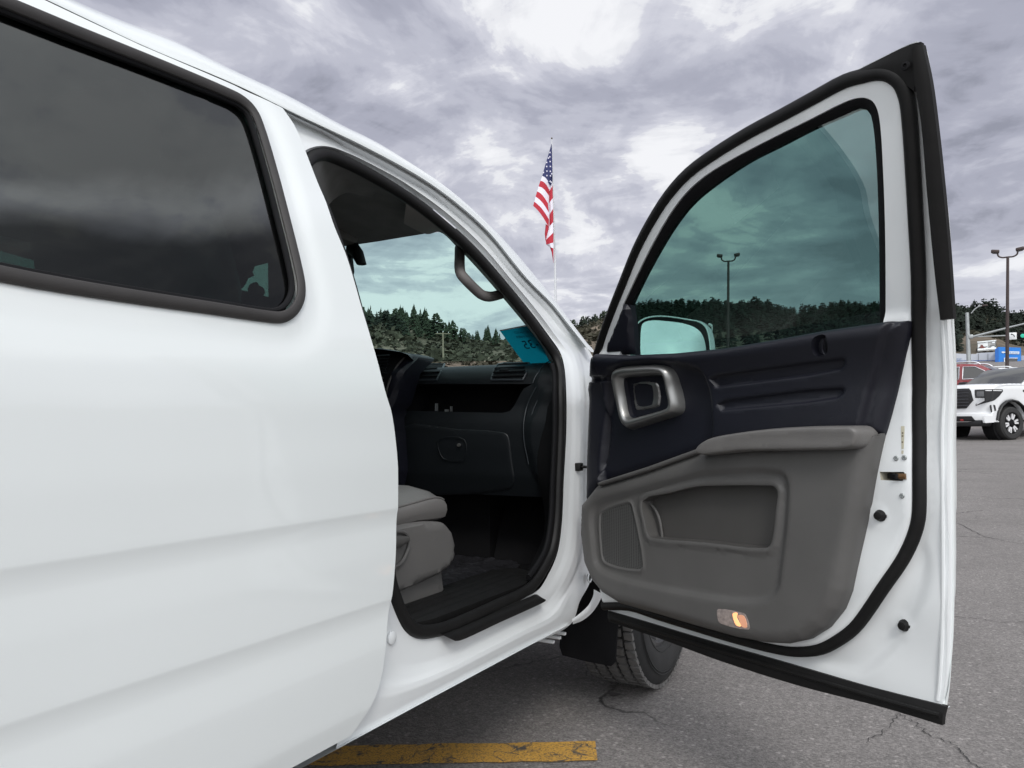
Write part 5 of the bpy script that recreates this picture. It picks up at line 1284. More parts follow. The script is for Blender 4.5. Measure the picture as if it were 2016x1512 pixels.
for k in range(3200): bush(rs.uniform(690, 1240), 140+rs.random()**.7*285, rs.uniform(.45, 1.25))
for k in range(1200): bush(rs.uniform(690, 1240), 103+rs.random()*120, rs.uniform(.3, .9))
for k in range(1500): bush(rs.uniform(1870, 2060), 134+rs.random()*140, rs.uniform(.25, .6))
o = obj('hillside_scrub', np.concatenate(VV), FF, SCRUB, None, False); tag(o, 'grey brown scrub scattered over the dry hillside', 'scrub', kind='stuff')

# ================================================================== poles, flag
def at_r(u, v, r):
    d = ray(u, v); return CAM+d*(r/math.hypot(d[0], d[1]))
def ground_at(u, r): p = px_phi(u); return np.array([math.sin(p)*r, math.cos(p)*r, float(hz(r, p)) if r > 100 else float(gz(r, p))])
def cam_side(u): d = ray(u, 845); n = np.array([d[1], -d[0], 0]); return n/np.linalg.norm(n)
def twin_lamp(u, vt, r, label, sp, hs, group):
    b = ground_at(u, r); top = at_r(u, vt, r); top[:2] = b[:2]+(top[:2]-b[:2])*1.0; k = r/F*1.2
    e_ = empty('lamp_post', tuple(b), label, 'lamp post', group)
    MB().tube([b, b*.5+top*.5, top], [2.5*k, 2.2*k, 1.8*k], False, 10).build('pole', DKPOLE, e_)
    sd_ = cam_side(u)
    for s in (-1, 1):
        pts = crom([top, top+sd_*s*sp*.55*k+np.array([0, 0, 0]), top+sd_*s*sp*.9*k+np.array([0, 0, 2.5*k]), top+sd_*s*sp*k+np.array([0, 0, 8*k])], 4)
        arm = MB().tube(pts, 1.1*k, False, 8).build('arm', DKPOLE, e_)
        hd_ = pts[-1]+np.array([0, 0, 1.5*k])+sd_*s*hs*.25*k
        ang = -math.atan2(sd_[0], sd_[1])+math.pi/2
        rot = Matrix.Rotation(math.atan2(sd_[1], sd_[0]), 3, 'Z') @ Matrix.Rotation(R(-9*s), 3, 'Y')
        hm = MB().box(hd_, (hs*k, hs*.8*k, 4.2*k), rot, bev=1.0*k).build('lamp_head', DKPOLE, e_)
        MB().box(hd_-np.array([0, 0, 2.6*k]), (hs*.7*k, hs*.55*k, .8*k), rot, bev=.2*k).build('lamp_lens', GREY, hm)
twin_lamp(1434, 514, 58, 'tall dark twin headed lamp post seen through the open door glass', 11, 9, 'twin headed lot lamp posts')
twin_lamp(1984, 506, 44, 'tall dark twin headed lamp post behind the parked white pickup', 12, 10, 'twin headed lot lamp posts')
def arm_pole():
    r = 72; k = r/F*1.2; b = ground_at(1912, r); top = at_r(1911, 615, r); top[:2] = b[:2]
    e_ = empty('traffic_signal_pole', tuple(b), 'grey steel signal pole with a street light on top and a long mast arm', 'signal pole')
    MB().tube([b, top], [3.0*k, 2.3*k], False, 12).build('pole', STEEL, e_)
    P = crom([at_r(u, v, r) for u, v in ((1912, 617), (1919, 609), (1927, 603.5), (1934, 601.5))], 4); MB().tube(P, .8*k, False, 8).build('lamp_arm', STEEL, e_)
    q = P[-1]; MB().box(q+cam_side(1934)*3*k, (7*k, 4*k, 2*k), Matrix.Rotation(math.atan2(cam_side(1934)[1], cam_side(1934)[0]), 3, 'Z'), bev=.6*k).build('street_light', DKPOLE, e_)
    MB().tube([at_r(1911, 664, r), at_r(1950, 654, r), at_r(1985, 645, r), at_r(2050, 629, r)], [1.7*k, 1.5*k, 1.3*k, .9*k], False, 10).box(at_r(1911, 663, r), (6*k, 6*k, 6*k), bev=1*k).build('mast_arm', STEEL, e_)
    MB().tube([at_r(1914, 664, r), at_r(1925, 663, r), at_r(1985, 660.5, r), at_r(2030, 658.5, r)], [.5*k, .9*k, .9*k, .9*k], False, 8).build('tie_rod', STEEL, e_)
    rot = Matrix.Rotation(math.atan2(cam_side(1995)[1], cam_side(1995)[0]), 3, 'Z')
    sg = MB().box(at_r(1994.3, 661.5, r-.25), (8.4*k, .3*k, 9.6*k), rot, bev=.1*k).build('turn_sign', PAPER, e_)
    A = [at_r(u, v, r-.45) for u, v in crom([(1991.5, 658.3), (1993.5, 658.6), (1996, 660), (1997.3, 663.5)], 4)]
    g = MB().tube(A, .55*k, False, 6); c_ = at_r(1990.8, 658.2, r-.45); s_ = cam_side(1995)
    g.add([c_-s_*1.0*k, c_+s_*1.2*k+np.array([0, 0, 1.3*k]), c_+s_*1.2*k-np.array([0, 0, 1.3*k])], [(0, 1, 2)]); g.build('turn_arrow', BLK, sg)
    sig = MB().box(at_r(2013, 660.5, r-.1), (12*k, 2.2*k, 9*k), rot, bev=.6*k).build('signal_head', BLK, e_)
    MB().lathe([(2.7*k, 0), (2.4*k, .5*k), (.01, .8*k)], Matrix.Translation(at_r(2013.5, 661, r-.32)) @ Vector(-ray(2013, 661)).to_track_quat('Z', 'Y').to_matrix().to_4x4(), 16).build('green_light', mat('green_lamp', (.02, .3, .2), .4, emit=(.05, .6, .42), estr=.45), sig)
    MB().box(at_r(2002.5, 660.5, r), (5*k, 1*k, 8*k), rot, bev=.2*k).build('signal_bracket', mat('tan_metal', (.22, .17, .13), .6), e_)
arm_pole()
r = 85; k = r/F*1.2; b = ground_at(1399, r); e_ = empty('street_lamp', tuple(b), 'small pale street lamp on a thin pole beside the door mirror, behind the glass', 'street lamp')
WHT = mat('pale_paint', (.62, .64, .64), .5)
MB().tube([b, at_r(1400, 650, r)], [.9*k, .8*k], False, 8).build('pole', WHT, e_)
MB().tube(crom([at_r(1400.5, 655, r), at_r(1402, 645, r), at_r(1399, 640, r), at_r(1394, 638.5, r)], 4), [1.0*k]*6+[2.2*k]*6+[1.2*k], False, 8, rb=2*k).build('lamp_head', WHT, e_)
r = 120; k = r/F*1.2; b = ground_at(872, r); e_ = empty('utility_pole', tuple(b), 'weathered wooden utility pole with a crossarm in front of the brown hillside', 'utility pole')
WOOD = mat('weathered_wood', (.24, .20, .15), .9, 0, 0, .2, 3)
MB().tube([b, at_r(872, 654, r)], [1.5*k, 1.1*k], False, 8).build('pole', WOOD, e_); s_ = cam_side(872)
MB().tube([at_r(872, 657, r)-s_*12*k, at_r(872, 657, r)+s_*12*k], .7*k, False, 6).build('crossarm', WOOD, e_)
for dx in (-9, 0, 9): q = at_r(872, 655, r)+s_*dx*k; MB().tube([q, q+np.array([0, 0, 1.6*k])], .5*k, False, 6).build('insulator', WHT, e_)
b2 = ground_at(1250, 140); 
WIRE = mat('wire', (.02, .02, .02), .7)
for dz in (0, 5, 9):
    A = [at_r(u, v+dz*1.6+3*math.sin((u-640)/460*math.pi), 120+(u-872)*.02) for u, v in ((640, 668), (760, 671), (872, 673), (960, 672), (1060, 669))]
    tag(MB().tube(crom(A, 5), .012, False, 5).build('power_line', WIRE, None), 'thin dark power line strung across the brown hillside beyond the windshield', 'power line', 'power lines across the hillside')
r = 118; k = r/F*1.2; b = ground_at(1667, r+310); e_ = empty('antenna_mast', tuple(b), 'thin lattice mast with short crossarms on the ridge behind the door glass', 'mast')
rr_ = 428; k = rr_/F*1.2; MB().tube([b, at_r(1667, 604, rr_)], .45*k, False, 6).build('pole', DKPOLE, e_); s_ = cam_side(1667)
for v, wd in ((605, 4), (609, 5), (613, 3.5)): q = at_r(1667, v, rr_); MB().tube([q-s_*wd*k, q+s_*wd*k], .35*k, False, 5).build('crossarm', DKPOLE, e_)
# flagpole and flag
r = 90; k = r/F*1.12; b = ground_at(1096, r); top = at_r(1086.3, 274, r)
e_ = empty('flagpole', tuple(b), 'tall slender white flagpole with a gold ball top behind the truck', 'flagpole')
MB().tube([b, at_r(1093, 520, r), top], [2.7*k, 1.8*k, .8*k], False, 12).build('pole', mat('white_pole', (.55, .56, .58), .35, .2), e_)
MB().lathe([(.01, -1.6*k), (1.3*k, -1*k), (1.7*k, 0), (1.2*k, 1.1*k), (.01, 1.7*k)], Matrix.Translation(top+np.array([0, 0, 1.6*k])), 14).build('ball_finial', mat('old_gold', (.12, .09, .06), .4, .6), e_)
MB().tube([at_r(1087.0, 285, r-.4), at_r(1090.2, 440, r-.5), at_r(1092.0, 600, r-.4)], .3*k, False, 5).build('halyard', WHT, e_)
FR = mat('flag_red', (.42, .022, .04), .8, 0, 0, .1, .4); FW = mat('flag_white', (.72, .70, .78), .8, 0, 0, .05, .4); FB = mat('flag_blue', (.030, .036, .12), .8, 0, 0, .12, .4)
def zf(x, y): return (1000+x*.2446, 250+y*.2447)
g = MB()
def fp(x, y, d): return at_r(*zf(x, y), r-.6-d)
def patch(Lp, Rp, d0, d1, mi, bow=1., nx=6):
    """cloth between a left and a right curve (lists of points), bowed towards the viewer"""
    K = len(Lp)
    V = []
    for i in range(K):
        for j in range(nx+1):
            s = j/nx; x = Lp[i][0]*(1-s)+Rp[i][0]*s; y = Lp[i][1]*(1-s)+Rp[i][1]*s-(18*math.sin(s*math.pi))*(0 if bow == 0 else 1)
            V.append(fp(x, y, d0*(1-s)+d1*s+.25*math.sin(s*math.pi)))
    g.add(V, [(i*(nx+1)+j, i*(nx+1)+j+1, (i+1)*(nx+1)+j+1, (i+1)*(nx+1)+j) for i in range(K-1) for j in range(nx)], mi)
patch([(350, 138), (320, 240), (296, 320), (276, 394)], [(353, 138), (357, 260), (359, 380), (346, 474)], .1, .1, 2, 0)
patch([(346, 462), (342, 474)], [(359, 372), (359, 440)], .1, .1, 2, 0)
lv_ = [(276, 394), (262, 432), (246, 478), (235, 518), (222, 560), (212, 600), (203, 634)]; rv_ = [(343, 474), (333, 506), (330, 555), (322, 615), (330, 690), (331, 745), (328, 806)]
for i in range(6): patch([lv_[i], lv_[i+1]], [rv_[i], rv_[i+1]], .45, .0, 1 if i % 2 == 0 else 0)
lb_ = [(343, 474), (332, 520), (330, 615), (334, 705), (333, 800), (304, 910), (308, 946), (338, 968), (352, 1010), (362, 1070)]; rb_ = [(359, 440), (359, 470), (361, 572), (364, 656), (365, 765), (366, 848), (366, 930), (366, 975), (366, 1040), (367, 1098)]
for i in range(9): patch([lb_[i], lb_[i+1]], [rb_[i], rb_[i+1]], -.1, .15, (1, 0, 1, 0, 1, 0, 1, 0, 0)[i], 0)
patch([(304, 780), (296, 860), (302, 915)], [(330, 800), (328, 820), (306, 905)], -.3, -.2, 0, 0)
random.seed(4)
for (x, y) in [(338, 205), (337, 240), (312, 285), (340, 278), (312, 318), (341, 317), (286, 366), (314, 355), (341, 356), (353, 376), (314, 391), (342, 393), (340, 436), (349, 444), (326, 250)]:
    V = []
    for q in range(10):
        a = math.pi/2+q*math.pi/5+.2; rr0 = (9.0 if q % 2 == 0 else 4.2); V.append(fp(x+rr0*.8*math.cos(a), y-rr0*math.sin(a), .55))
    g.add(V, [tuple(range(10))], 1)
fl_ = obj('flag', g.v, g.f, FR, None, True, 60, [FR, FW, FB], g.mi)
tag(fl_, 'red white and blue flag with stars and stripes hanging limp from the flagpole', 'flag')

# ================================================================== parked vehicles
def frame(P0, head):
    f = Vector((math.sin(R(head)), math.cos(R(head)), 0)); l = Vector((-f.y, f.x, 0)); 
    return Matrix(((f.x, l.x, 0, P0[0]), (f.y, l.y, 0, P0[1]), (0, 0, 1, P0[2]), (0, 0, 0, 1)))
def T_apply(T, V): return [T @ Vector(v) for v in V]
class Car:
    def __init__(s, name, P0, head, label, cat, paint, group=None):
        s.T = frame(P0, head); s.root = empty(name, tuple(P0), label, cat, group); s.paint = paint
    def slab(s, name, poly, half, m, rr=.06, res=.05, parent=None, tum=0., z0=1.4, rim=()):
        pc = crom(poly, 2, True); hw = lambda P: half-tum*np.maximum(0, P[:, 1]-z0)
        mp = lambda P, off: np.array([tuple(s.T @ Vector((p[0], o, p[1]))) for p, o in zip(P, hw(P)+off)])
        mb = lambda P: -2*hw(P)+rr-rr*rnd(sdf(P, pc), rr)
        return sheet(name, pc, mp, m, parent or s.root, (), res, lambda P: -rr+rr*rnd(sdf(P, pc), rr), mb, 40, rim=rim)
    def poly(s, name, pts, y, th, m, parent=None, tum=0., z0=1.4, n=1):
        q = np.array(pts, float); pc = []
        for i in range(len(q)):
            a, b, d = q[i-1], q[i], q[(i+1) % len(q)]; pc += [b+(a-b)*min(.3, .06/max(.01, np.linalg.norm(a-b))), b+(a-b)*.04+(d-b)*.04, b+(d-b)*min(.3, .06/max(.01, np.linalg.norm(d-b)))]
        pc = np.array(pc)
        mp = lambda P, off: np.array([tuple(s.T @ Vector((p[0], (abs(y)-tum*max(0, p[1]-z0)+o)*(1 if y > 0 else -1), p[1]))) for p, o in zip(P, off)])
        return sheet(name, pc, mp, m, parent or s.root, (), .08, None, th, 40)
    def box(s, name, c, d, m, parent=None, rot=None, bev=.02):
        g = MB().box(c, d, rot, bev=bev); return obj(name, T_apply(s.T, g.v), g.f, m, parent or s.root)
    def wheel(s, x, y, rad, wd, rimm):
        sg = 1 if y > 0 else -1
        W = s.T @ Matrix.Translation((x, y, rad)) @ Matrix.Rotation(R(-90*sg), 4, 'X')
        g = MB().lathe([(rad*.62, wd*.40), (rad*.68, wd*.5), (rad*.9, wd*.5), (rad*.985, wd*.40), (rad, wd*.2), (rad, -wd*.3), (rad*.9, -wd*.5), (rad*.5, -wd*.5)], W, 36, cap=False)
        wh = g.build('wheel', TYRE, s.root)
        g = MB().lathe([(rad*.63, wd*.42), (rad*.60, wd*.46), (rad*.58, wd*.25), (.02, wd*.25)], W, 32, 0, cap=False)
        for k in range(6):
            for da in (-.17, .17):
                A = 2*math.pi*k/6+.2; V = []
                for r_, hw_ in ((rad*.24, .020), (rad*.60, .024)):
                    for h_ in (wd*.40, wd*.28):
                        for q in (-1, 1): V.append(W @ Vector((r_*math.cos(A+da)-q*hw_*math.sin(A), r_*math.sin(A+da)+q*hw_*math.cos(A), h_)))
                g.add(V, [(0, 1, 5, 4), (0, 4, 6, 2), (1, 3, 7, 5)], 1)
        g.lathe([(rad*.20, wd*.36), (rad*.14, wd*.43), (.01, wd*.43)], W, 12, 0)
        g.build('rim', BLK, wh, True, 32, [BLK, rimm])
ALW = mat('bright_alloy', (.75, .75, .76), .35, .3, 0, .03)
CARW = mat('white_car_paint', (.72, .73, .74), .25, 0, .7, .02, 1); CARR = mat('red_car_paint', (.20, .018, .022), .25, .1, .7, .03, 1); GLS = CARGL; PLA = mat('black_trim', (.012, .012, .013), .5)
def wa_(cx, r_, z0=.44, a0=8, a1=172): return [(cx+r_*math.cos(R(a)), z0+r_*math.sin(R(a))) for a in np.linspace(a0, a1, 9)]
# white pickup, front towards us
PW = CAM+ray(1984, 866)*19.5
f222 = Vector((math.sin(R(222)), math.cos(R(222)), 0)); l222 = Vector((-f222.y, f222.x, 0))
P0 = np.array(Vector(PW)-f222*1.88-l222*.86); P0[2] = PW[2]
c = Car('parked_pickup', P0, 222, 'white pickup with black grille and black wheel arch trim, front towards the viewer', 'pickup truck', CARW)
low = [(2.415, .60), (2.43, .9), (2.42, 1.36), (2.2, 1.41), (1.30, 1.44), (0, 1.42), (-2.75, 1.42), (-2.82, 1.3), (-2.82, .72), (-2.6, .60), (-2.42, .58)]+wa_(-1.88, .53)[::-1]+[(-1.25, .52), (1.25, .52)]+wa_(1.88, .53)[::-1]
c.slab('body', low, 1.0, CARW, .10, .06, rim=(.003, .012, .03, .06, .10))
cab_ = [(1.34, 1.40), (1.0, 1.58), (.55, 1.86), (.30, 1.93), (-.4, 1.955), (-1.1, 1.93), (-1.32, 1.86), (-1.46, 1.40)]
cabin = c.slab('cab', cab_, .93, CARW, .08, .06, None, .30, rim=(.003, .012, .03, .08))
for y in (.935, -.935):
    c.poly('side_window', [(.86, 1.43), (.60, 1.70), (.34, 1.84), (-.18, 1.86), (-.18, 1.43)], y, .02, GLS, cabin, .30); c.poly('side_window', [(-.28, 1.43), (-.28, 1.86), (-1.0, 1.84), (-1.2, 1.74), (-1.28, 1.45)], y, .02, GLS, cabin, .30)
wsv = []
for (x, z) in [(1.325, 1.425), (1.02, 1.60), (.60, 1.855), (.46, 1.90)]:
    for j in range(9):
        t_ = j/8*2-1; w_ = .86-.28*(z-1.4); wsv.append(c.T @ Vector((x+.03-.05*t_*t_, w_*t_, z+.028)))
obj('windshield', wsv, [(i*9+j, i*9+j+1, i*9+j+10, i*9+j+9) for i in range(3) for j in range(8)], GLS, cabin)
NZ = [.45, .50, .60, .66, .69, .72, .85, 1.0, 1.15, 1.25, 1.31, 1.36, 1.40, 1.425, 1.44, 1.45]
NXX = [2.80, 2.86, 2.87, 2.86, 2.82, 2.815, 2.835, 2.845, 2.84, 2.825, 2.80, 2.75, 2.66, 2.52, 2.20, 1.40]
def nose(s_, z, o=0.):
    t_ = max(-1., min(1., s_)); a_ = abs(t_); e_ = max(0., abs(s_)-1); x = float(np.interp(z, NZ, NXX))-.30*a_**3.5-e_; b_ = min(1., a_**5)*(.8 if e_ == 0 else 1.)
    sg = 1 if s_ > 0 else -1
    return c.T @ Vector((x+o*(1-b_), 1.0*t_+sg*o*b_, z-(.05*a_**5 if z > 1.30 else 0)))
def nosemap(P, off): return np.array([tuple(nose(p[0], p[1], o)) for p, o in zip(P, off)])
ss = [-1.16, -1.08]+list(np.linspace(-1, 1, 29))+[1.08, 1.16]; k_ = len(ss)
obj('front_clip', [nose(q, z) for z in NZ for q in ss], [(i*k_+j, i*k_+j+1, (i+1)*k_+j+1, (i+1)*k_+j) for i in range(len(NZ)-1) for j in range(k_-1)], CARW, c.root, True, 30)
gr = [(.60, 1.24), (.54, 1.31), (-.54, 1.31), (-.60, 1.24), (-.66, 1.0), (-.48, .80), (.48, .80), (.66, 1.0)]
gri = sheet('grille', gr, nosemap, PLA, c.root, (), .05, lambda P: np.full(len(P), .02), .04)
for z in (.87, .95, 1.03, 1.11, 1.19, 1.26):
    MB().tube([nose(q, z, .026) for q in np.linspace(-.56, .56, 13)], .011, False, 6).build('grille_bar', mat('dark_chrome', (.10, .10, .11), .3, .8) if z < .9 else bpy.data.materials['dark_chrome'], gri)
V, Fc = text_mesh('GMC'); V = (V-(V.min(0)+V.max(0))/2)/np.ptp(V[:, 1])*.14
obj('grille_badge', [nose(v[0], v[1]+1.03, .045) for v in V], Fc, mat('badge_red', (.10, .02, .02), .4), gri, False)
LENSD = mat('dark_lens', (.03, .03, .035), .1, 0, 1.)
for s_ in (1, -1):
    q_ = lambda L_: [(s_*a_, b_) for a_, b_ in L_]
    hd = sheet('headlight', q_([(.68, 1.27), (1.32, 1.27), (1.34, 1.22), (1.22, 1.10), (1.06, 1.0), (.86, .92), (.70, .86), (.70, .90), (.90, 1.0), (.90, 1.05), (.70, 1.06)]), nosemap, PLA, c.root, (), .05, lambda P: np.full(len(P), .014), .03)
    sheet('headlight_lens', q_([(.73, 1.22), (.87, 1.22), (.87, 1.09), (.73, 1.09)]), nosemap, LENSD, hd, (), .05, lambda P: np.full(len(P), .020), .01)
    sheet('light_strip', q_([(.90, 1.24), (.945, 1.24), (.945, 1.03), (.72, .88), (.72, .90), (.90, 1.05)]), nosemap, ALW, hd, (), .05, lambda P: np.full(len(P), .022), .01)
    sheet('light_strip', q_([(1.0, 1.25), (1.28, 1.25), (1.28, 1.225), (1.0, 1.225)]), nosemap, ALW, hd, (), .05, lambda P: np.full(len(P), .022), .01)
    sheet('fog_vent', q_([(1.0, .88), (1.06, .87), (1.07, .74), (1.02, .72)]), nosemap, PLA, c.root, (), .05, lambda P: np.full(len(P), .01), .02)
sheet('lower_intake', [(-.62, .60), (.62, .60), (.70, .47), (-.70, .47)], nosemap, PLA, c.root, (), .06, lambda P: np.full(len(P), .012), .03)
c.box('lower_valance', (2.58, 0, .42), (.40, 1.7, .16), PLA, None, None, .05)
for y in (.4, -.4): c.box('tow_hook', (2.88, y, .50), (.10, .05, .05), mat('hook_red', (.22, .02, .02), .5) if y > 0 else bpy.data.materials['hook_red'], None, None, .015)
for x in (1.88, -1.88):
    for y in (.90, -.90):
        c.wheel(x, y*.97, .42, .28, ALW)
        a = wa_(x, .56, .44, 6, 174); q = [c.T @ Vector((px_, y*1.115, pz_)) for px_, pz_ in a]
        MB().tube(q, .055, False, 8, up=tuple(l222), rb=.03).build('arch_trim', PLA, c.root)
        MB().lathe([(.52, -.3), (.52, .0)], c.T @ Matrix.Translation((x, y*.95, .44)) @ Matrix.Rotation(R(-90 if y > 0 else 90), 4, 'X'), 24).build('arch_liner', BLK, c.root)
    
for y in (1.08, -1.08): c.box('door_mirror', (.95, y, 1.50), (.12, .26, .20), PLA, None, None, .04)
c.box('fender_badge', (1.28, 1.0, 1.245), (.36, .012, .06), PLA, None, None, .004); c.box('door_handle', (-.05, 1.0, 1.25), (.22, .03, .04), PLA, None, None, .01); c.box('door_handle', (-1.1, 1.0, 1.25), (.22, .03, .04), PLA, None, None, .01)
for s_ in (1, -1):
    sd2 = c.poly('headlight_side', [(2.83, 1.27), (2.50, 1.27), (2.44, 1.24), (2.50, 1.14), (2.66, 1.0), (2.80, .93)], s_*1.004, .02, PLA, None, 0, 9, 0)
    c.poly('light_strip', [(2.80, 1.25), (2.56, 1.25), (2.58, 1.22), (2.80, 1.22)], s_*1.008, .01, ALW, sd2, 0, 9, 0)
    c.poly('bumper_corner', [(2.86, .60), (2.52, .60), (2.50, .44), (2.86, .42)], s_*1.002, .05, CARW, None, 0, 9, 0)
    c.poly('side_vent', [(2.66, .86), (2.60, .88), (2.58, .70), (2.62, .68)], s_*1.004, .01, PLA, None, 0, 9, 0)

def suv(u, v, dep, head, paint, label, glassframe, rails, group='sport utility vehicles parked in the row behind'):
    P = CAM+ray(u, v)*dep; c = Car('parked_suv', P, head, label, 'sport utility vehicle', paint, group)
    low = [(2.45, .55), (2.55, .75), (2.50, 1.05), (2.2, 1.16), (1.3, 1.22), (0, 1.22), (-2.45, 1.24), (-2.58, 1.1), (-2.58, .65), (-2.4, .5), (-2.05, .5)]+wa_(-1.5, .48, .40)[::-1]+[(-.95, .42), (.98, .42)]+wa_(1.5, .48, .40)[::-1]+[(2.1, .48)]
    c.slab('body', low, .99, paint, .09, .08)
    cb = [(1.45, 1.18), (.95, 1.45), (.55, 1.70), (.25, 1.79), (-.6, 1.82), (-1.8, 1.80), (-2.25, 1.74), (-2.42, 1.5), (-2.5, 1.2)]
    k_ = c.slab('cab', cb, .94, paint, .07, .08, None, .24, 1.2)
    for y in (.945, -.945):
        for q in ([(.95, 1.26), (.62, 1.52), (.34, 1.68), (-.05, 1.70), (-.05, 1.26)], [(-.17, 1.26), (-.17, 1.70), (-1.0, 1.70), (-1.12, 1.26)], [(-1.48, 1.28), (-1.36, 1.66), (-1.9, 1.66), (-2.1, 1.60), (-2.16, 1.30)]):
            w_ = c.poly('side_window', q, y, .03, GLS, k_, .24, 1.2)
            if glassframe:
                pc = dens(q, .12); T_ = [c.T @ Vector((p[0], (abs(y)+.012-.24*max(0, p[1]-1.2))*(1 if y > 0 else -1), p[1])) for p in pc]
                MB().tube(T_, .016, True, 6).build('window_trim', CHROME, w_)
    V = []
    for (x, z) in [(1.43, 1.21), (.95, 1.47), (.58, 1.69)]:
        for j in range(7): t_ = j/6*2-1; V.append(c.T @ Vector((x+.03-.05*t_*t_, (.86-.24*(z-1.2))*t_, z+.03)))
    obj('windshield', V, [(i*7+j, i*7+j+1, i*7+j+8, i*7+j+7) for i in range(2) for j in range(6)], GLS, k_)
    for y in (.66, -.66):
        pts = crom([(.45, y, 1.77), (.30, y, 1.86), (-.2, y, 1.885), (-1.5, y, 1.88), (-2.0, y, 1.85), (-2.12, y, 1.76)], 4)
        MB().tube([c.T @ Vector(p) for p in pts], .026, False, 8).box(c.T @ Vector((-.75, y, 1.85)), (.12, .06, .08)).build('roof_rail', rails, c.root)
    for x in (1.5, -1.5):
        for y in (.90, -.90): c.wheel(x, y, .38, .26, ALLOY)
    c.box('front_grille', (2.53, 0, .85), (.06, 1.2, .34), PLA); c.box('rear_bumper', (-2.58, 0, .62), (.10, 1.8, .2), PLA)
    for y in (.75, -.75): c.box('headlight', (2.47, y, .98), (.14, .36, .14), CHROME); c.box('tail_light', (-2.55, y*1.13, 1.1), (.08, .16, .5), CARR)
    return c
suv(1918, 818, 27.5, 110, CARR, 'dark red sport utility vehicle with chrome window trim directly behind the white pickup', True, CHROME)
suv(1985, 800, 37, 112, CARW, 'white sport utility vehicle with pale roof rails behind the red one', False, CARW)
suv(1880, 805, 38, 112, CARW, 'white sport utility vehicle mostly hidden by the open door, left of the other white one', False, CARW)

# ================================================================== buildings across the street
def facing(u, r, w_, h_, d_, zoff=0.):
    b = ground_at(u, r); s_ = cam_side(u); return b, s_
WALLG = mat('pale_wall_panel', (.44, .46, .50), .6, 0, 0, .05, .5); BLUE = mat('blue_panel', (.012, .19, .62), .45, 0, 0, .05, .6); BLUED = mat('blue_stripe', (.02, .07, .25), .5)
def bldg(name, pts, r, dep, m, label, cat='building'):
    q = [at_r(u, v, r) for u, v in pts]; fw = np.array([q[0][0]+q[1][0], q[0][1]+q[1][1], 0]); fw /= np.linalg.norm(fw)
    V = q+[p+fw*dep for p in q]; n = len(q); cen = np.mean(q, 0); cen[2] = min(p[2] for p in q)
    e_ = empty(name, tuple(cen), label, cat); 
    w_ = obj('wall', V, [tuple(range(n))[::-1]]+[(i, (i+1) % n, n+(i+1) % n, n+i) for i in range(n)]+[tuple(range(n, 2*n))], m, e_, False)
    return e_, w_
r = 96
e_, w_ = bldg('showroom', [(1780, 690), (1905, 697), (1921, 697), (1924, 695), (1961, 693), (1961, 735), (1780, 735)], r+4, 4, WALLG, 'long low pale grey showroom with a blue stripe along its base')
for (a, bq) in (((1780, 712), (1961, 711)), ):
    V, Fc = quadgrid([at_r(1780, 711.5, r+3.9), at_r(1961, 709, r+3.9), at_r(1961, 712, r+3.9), at_r(1780, 715, r+3.9)], 3); obj('blue_stripe', V, Fc, BLUED, e_, False)
g = MB()
for u in (1926.5, 1945): g.tube([at_r(u, 696, r+3.9), at_r(u, 711, r+3.9)], .02, False, 5)
g.build('panel_joint', GREY, e_)
Q = [at_r(*q, r+3.8) for q in ((1866, 704.5), (1893.5, 705.5), (1892.5, 708.3), (1866, 708))]
text_on('wall_letters', 'DEALERSHIP', lambda a, b: (Q[0]*(1-a)+Q[1]*a)*b+(Q[3]*(1-a)+Q[2]*a)*(1-b), mat('sign_blue', (.06, .16, .35), .6), e_)
e_, w_ = bldg('entrance_tower', [(1959, 687), (1966, 683), (2010, 684.5), (2010, 735), (1959, 735)], r, 8, BLUE, 'bright blue square entrance tower with white sign lettering and a white framed doorway')
def onq(name, pts, m, dd, par): return obj(name, [at_r(u, v, r-dd) for u, v in pts], [tuple(range(len(pts)))], m, par, False)
onq('tower_side', [(1959, 687), (1966, 683), (1966, 735), (1959, 735)], mat('blue_side', (.010, .12, .45), .5), .03, e_)
emb = onq('sign_emblem', [(1971, 693), (1974, 691.8), (1976, 691.8), (1976.5, 692.4), (1981, 692.6), (1981, 694.6), (1976.5, 694.6), (1976, 695.2), (1974, 695.2)], PAPER, .06, e_)
sb = onq('sign_board', [(1982.5, 691.6), (2006.8, 692.0), (2006.8, 697.2), (1982.5, 696.8)], PAPER, .06, e_)
Q2 = [at_r(*q, r-.12) for q in ((1983.5, 692.6), (2005.8, 693.0), (2005.8, 696.2), (1983.5, 695.8))]
text_on('sign_letters', 'CHEVROLET', lambda a, b: (Q2[0]*(1-a)+Q2[1]*a)*b+(Q2[3]*(1-a)+Q2[2]*a)*(1-b), mat('sign_letter_blue', (.03, .22, .6), .6), sb)
onq('doorway', [(1978.5, 706.5), (2003, 706.5), (2003, 735), (1978.5, 735)], CARGL, .05, e_)
onq('doorway_lining', [(1978.5, 706.5), (2003, 706.5), (2003, 735), (1978.5, 735)], BLK, .02, e_)
g = MB().tube([at_r(1977.5, 735, r-.1), at_r(1977.5, 705, r-.1), at_r(2003.5, 705.2, r-.1)], .055, False, 6); g.build('doorway_frame', PAPER, e_)
bldg('annex', [(2010.5, 700), (2060, 700), (2060, 735), (2010.5, 735)], r+2, 10, WALLG, 'pale grey wing on the right side of the blue entrance tower')
rb = 108
q = [at_r(u, v, rb) for u, v in ((1925, 674), (1945, 673), (1945, 686.5), (1925, 688.5))]; q2 = [at_r(u, v, rb) for u, v in ((1945.4, 673), (1960.5, 671), (1960.5, 685.5), (1945.4, 686.3))]
b = ground_at(1943, rb); e_ = empty('billboard', tuple(b), 'two panel roadside billboard with a picture of cars, above the grey showroom', 'billboard')
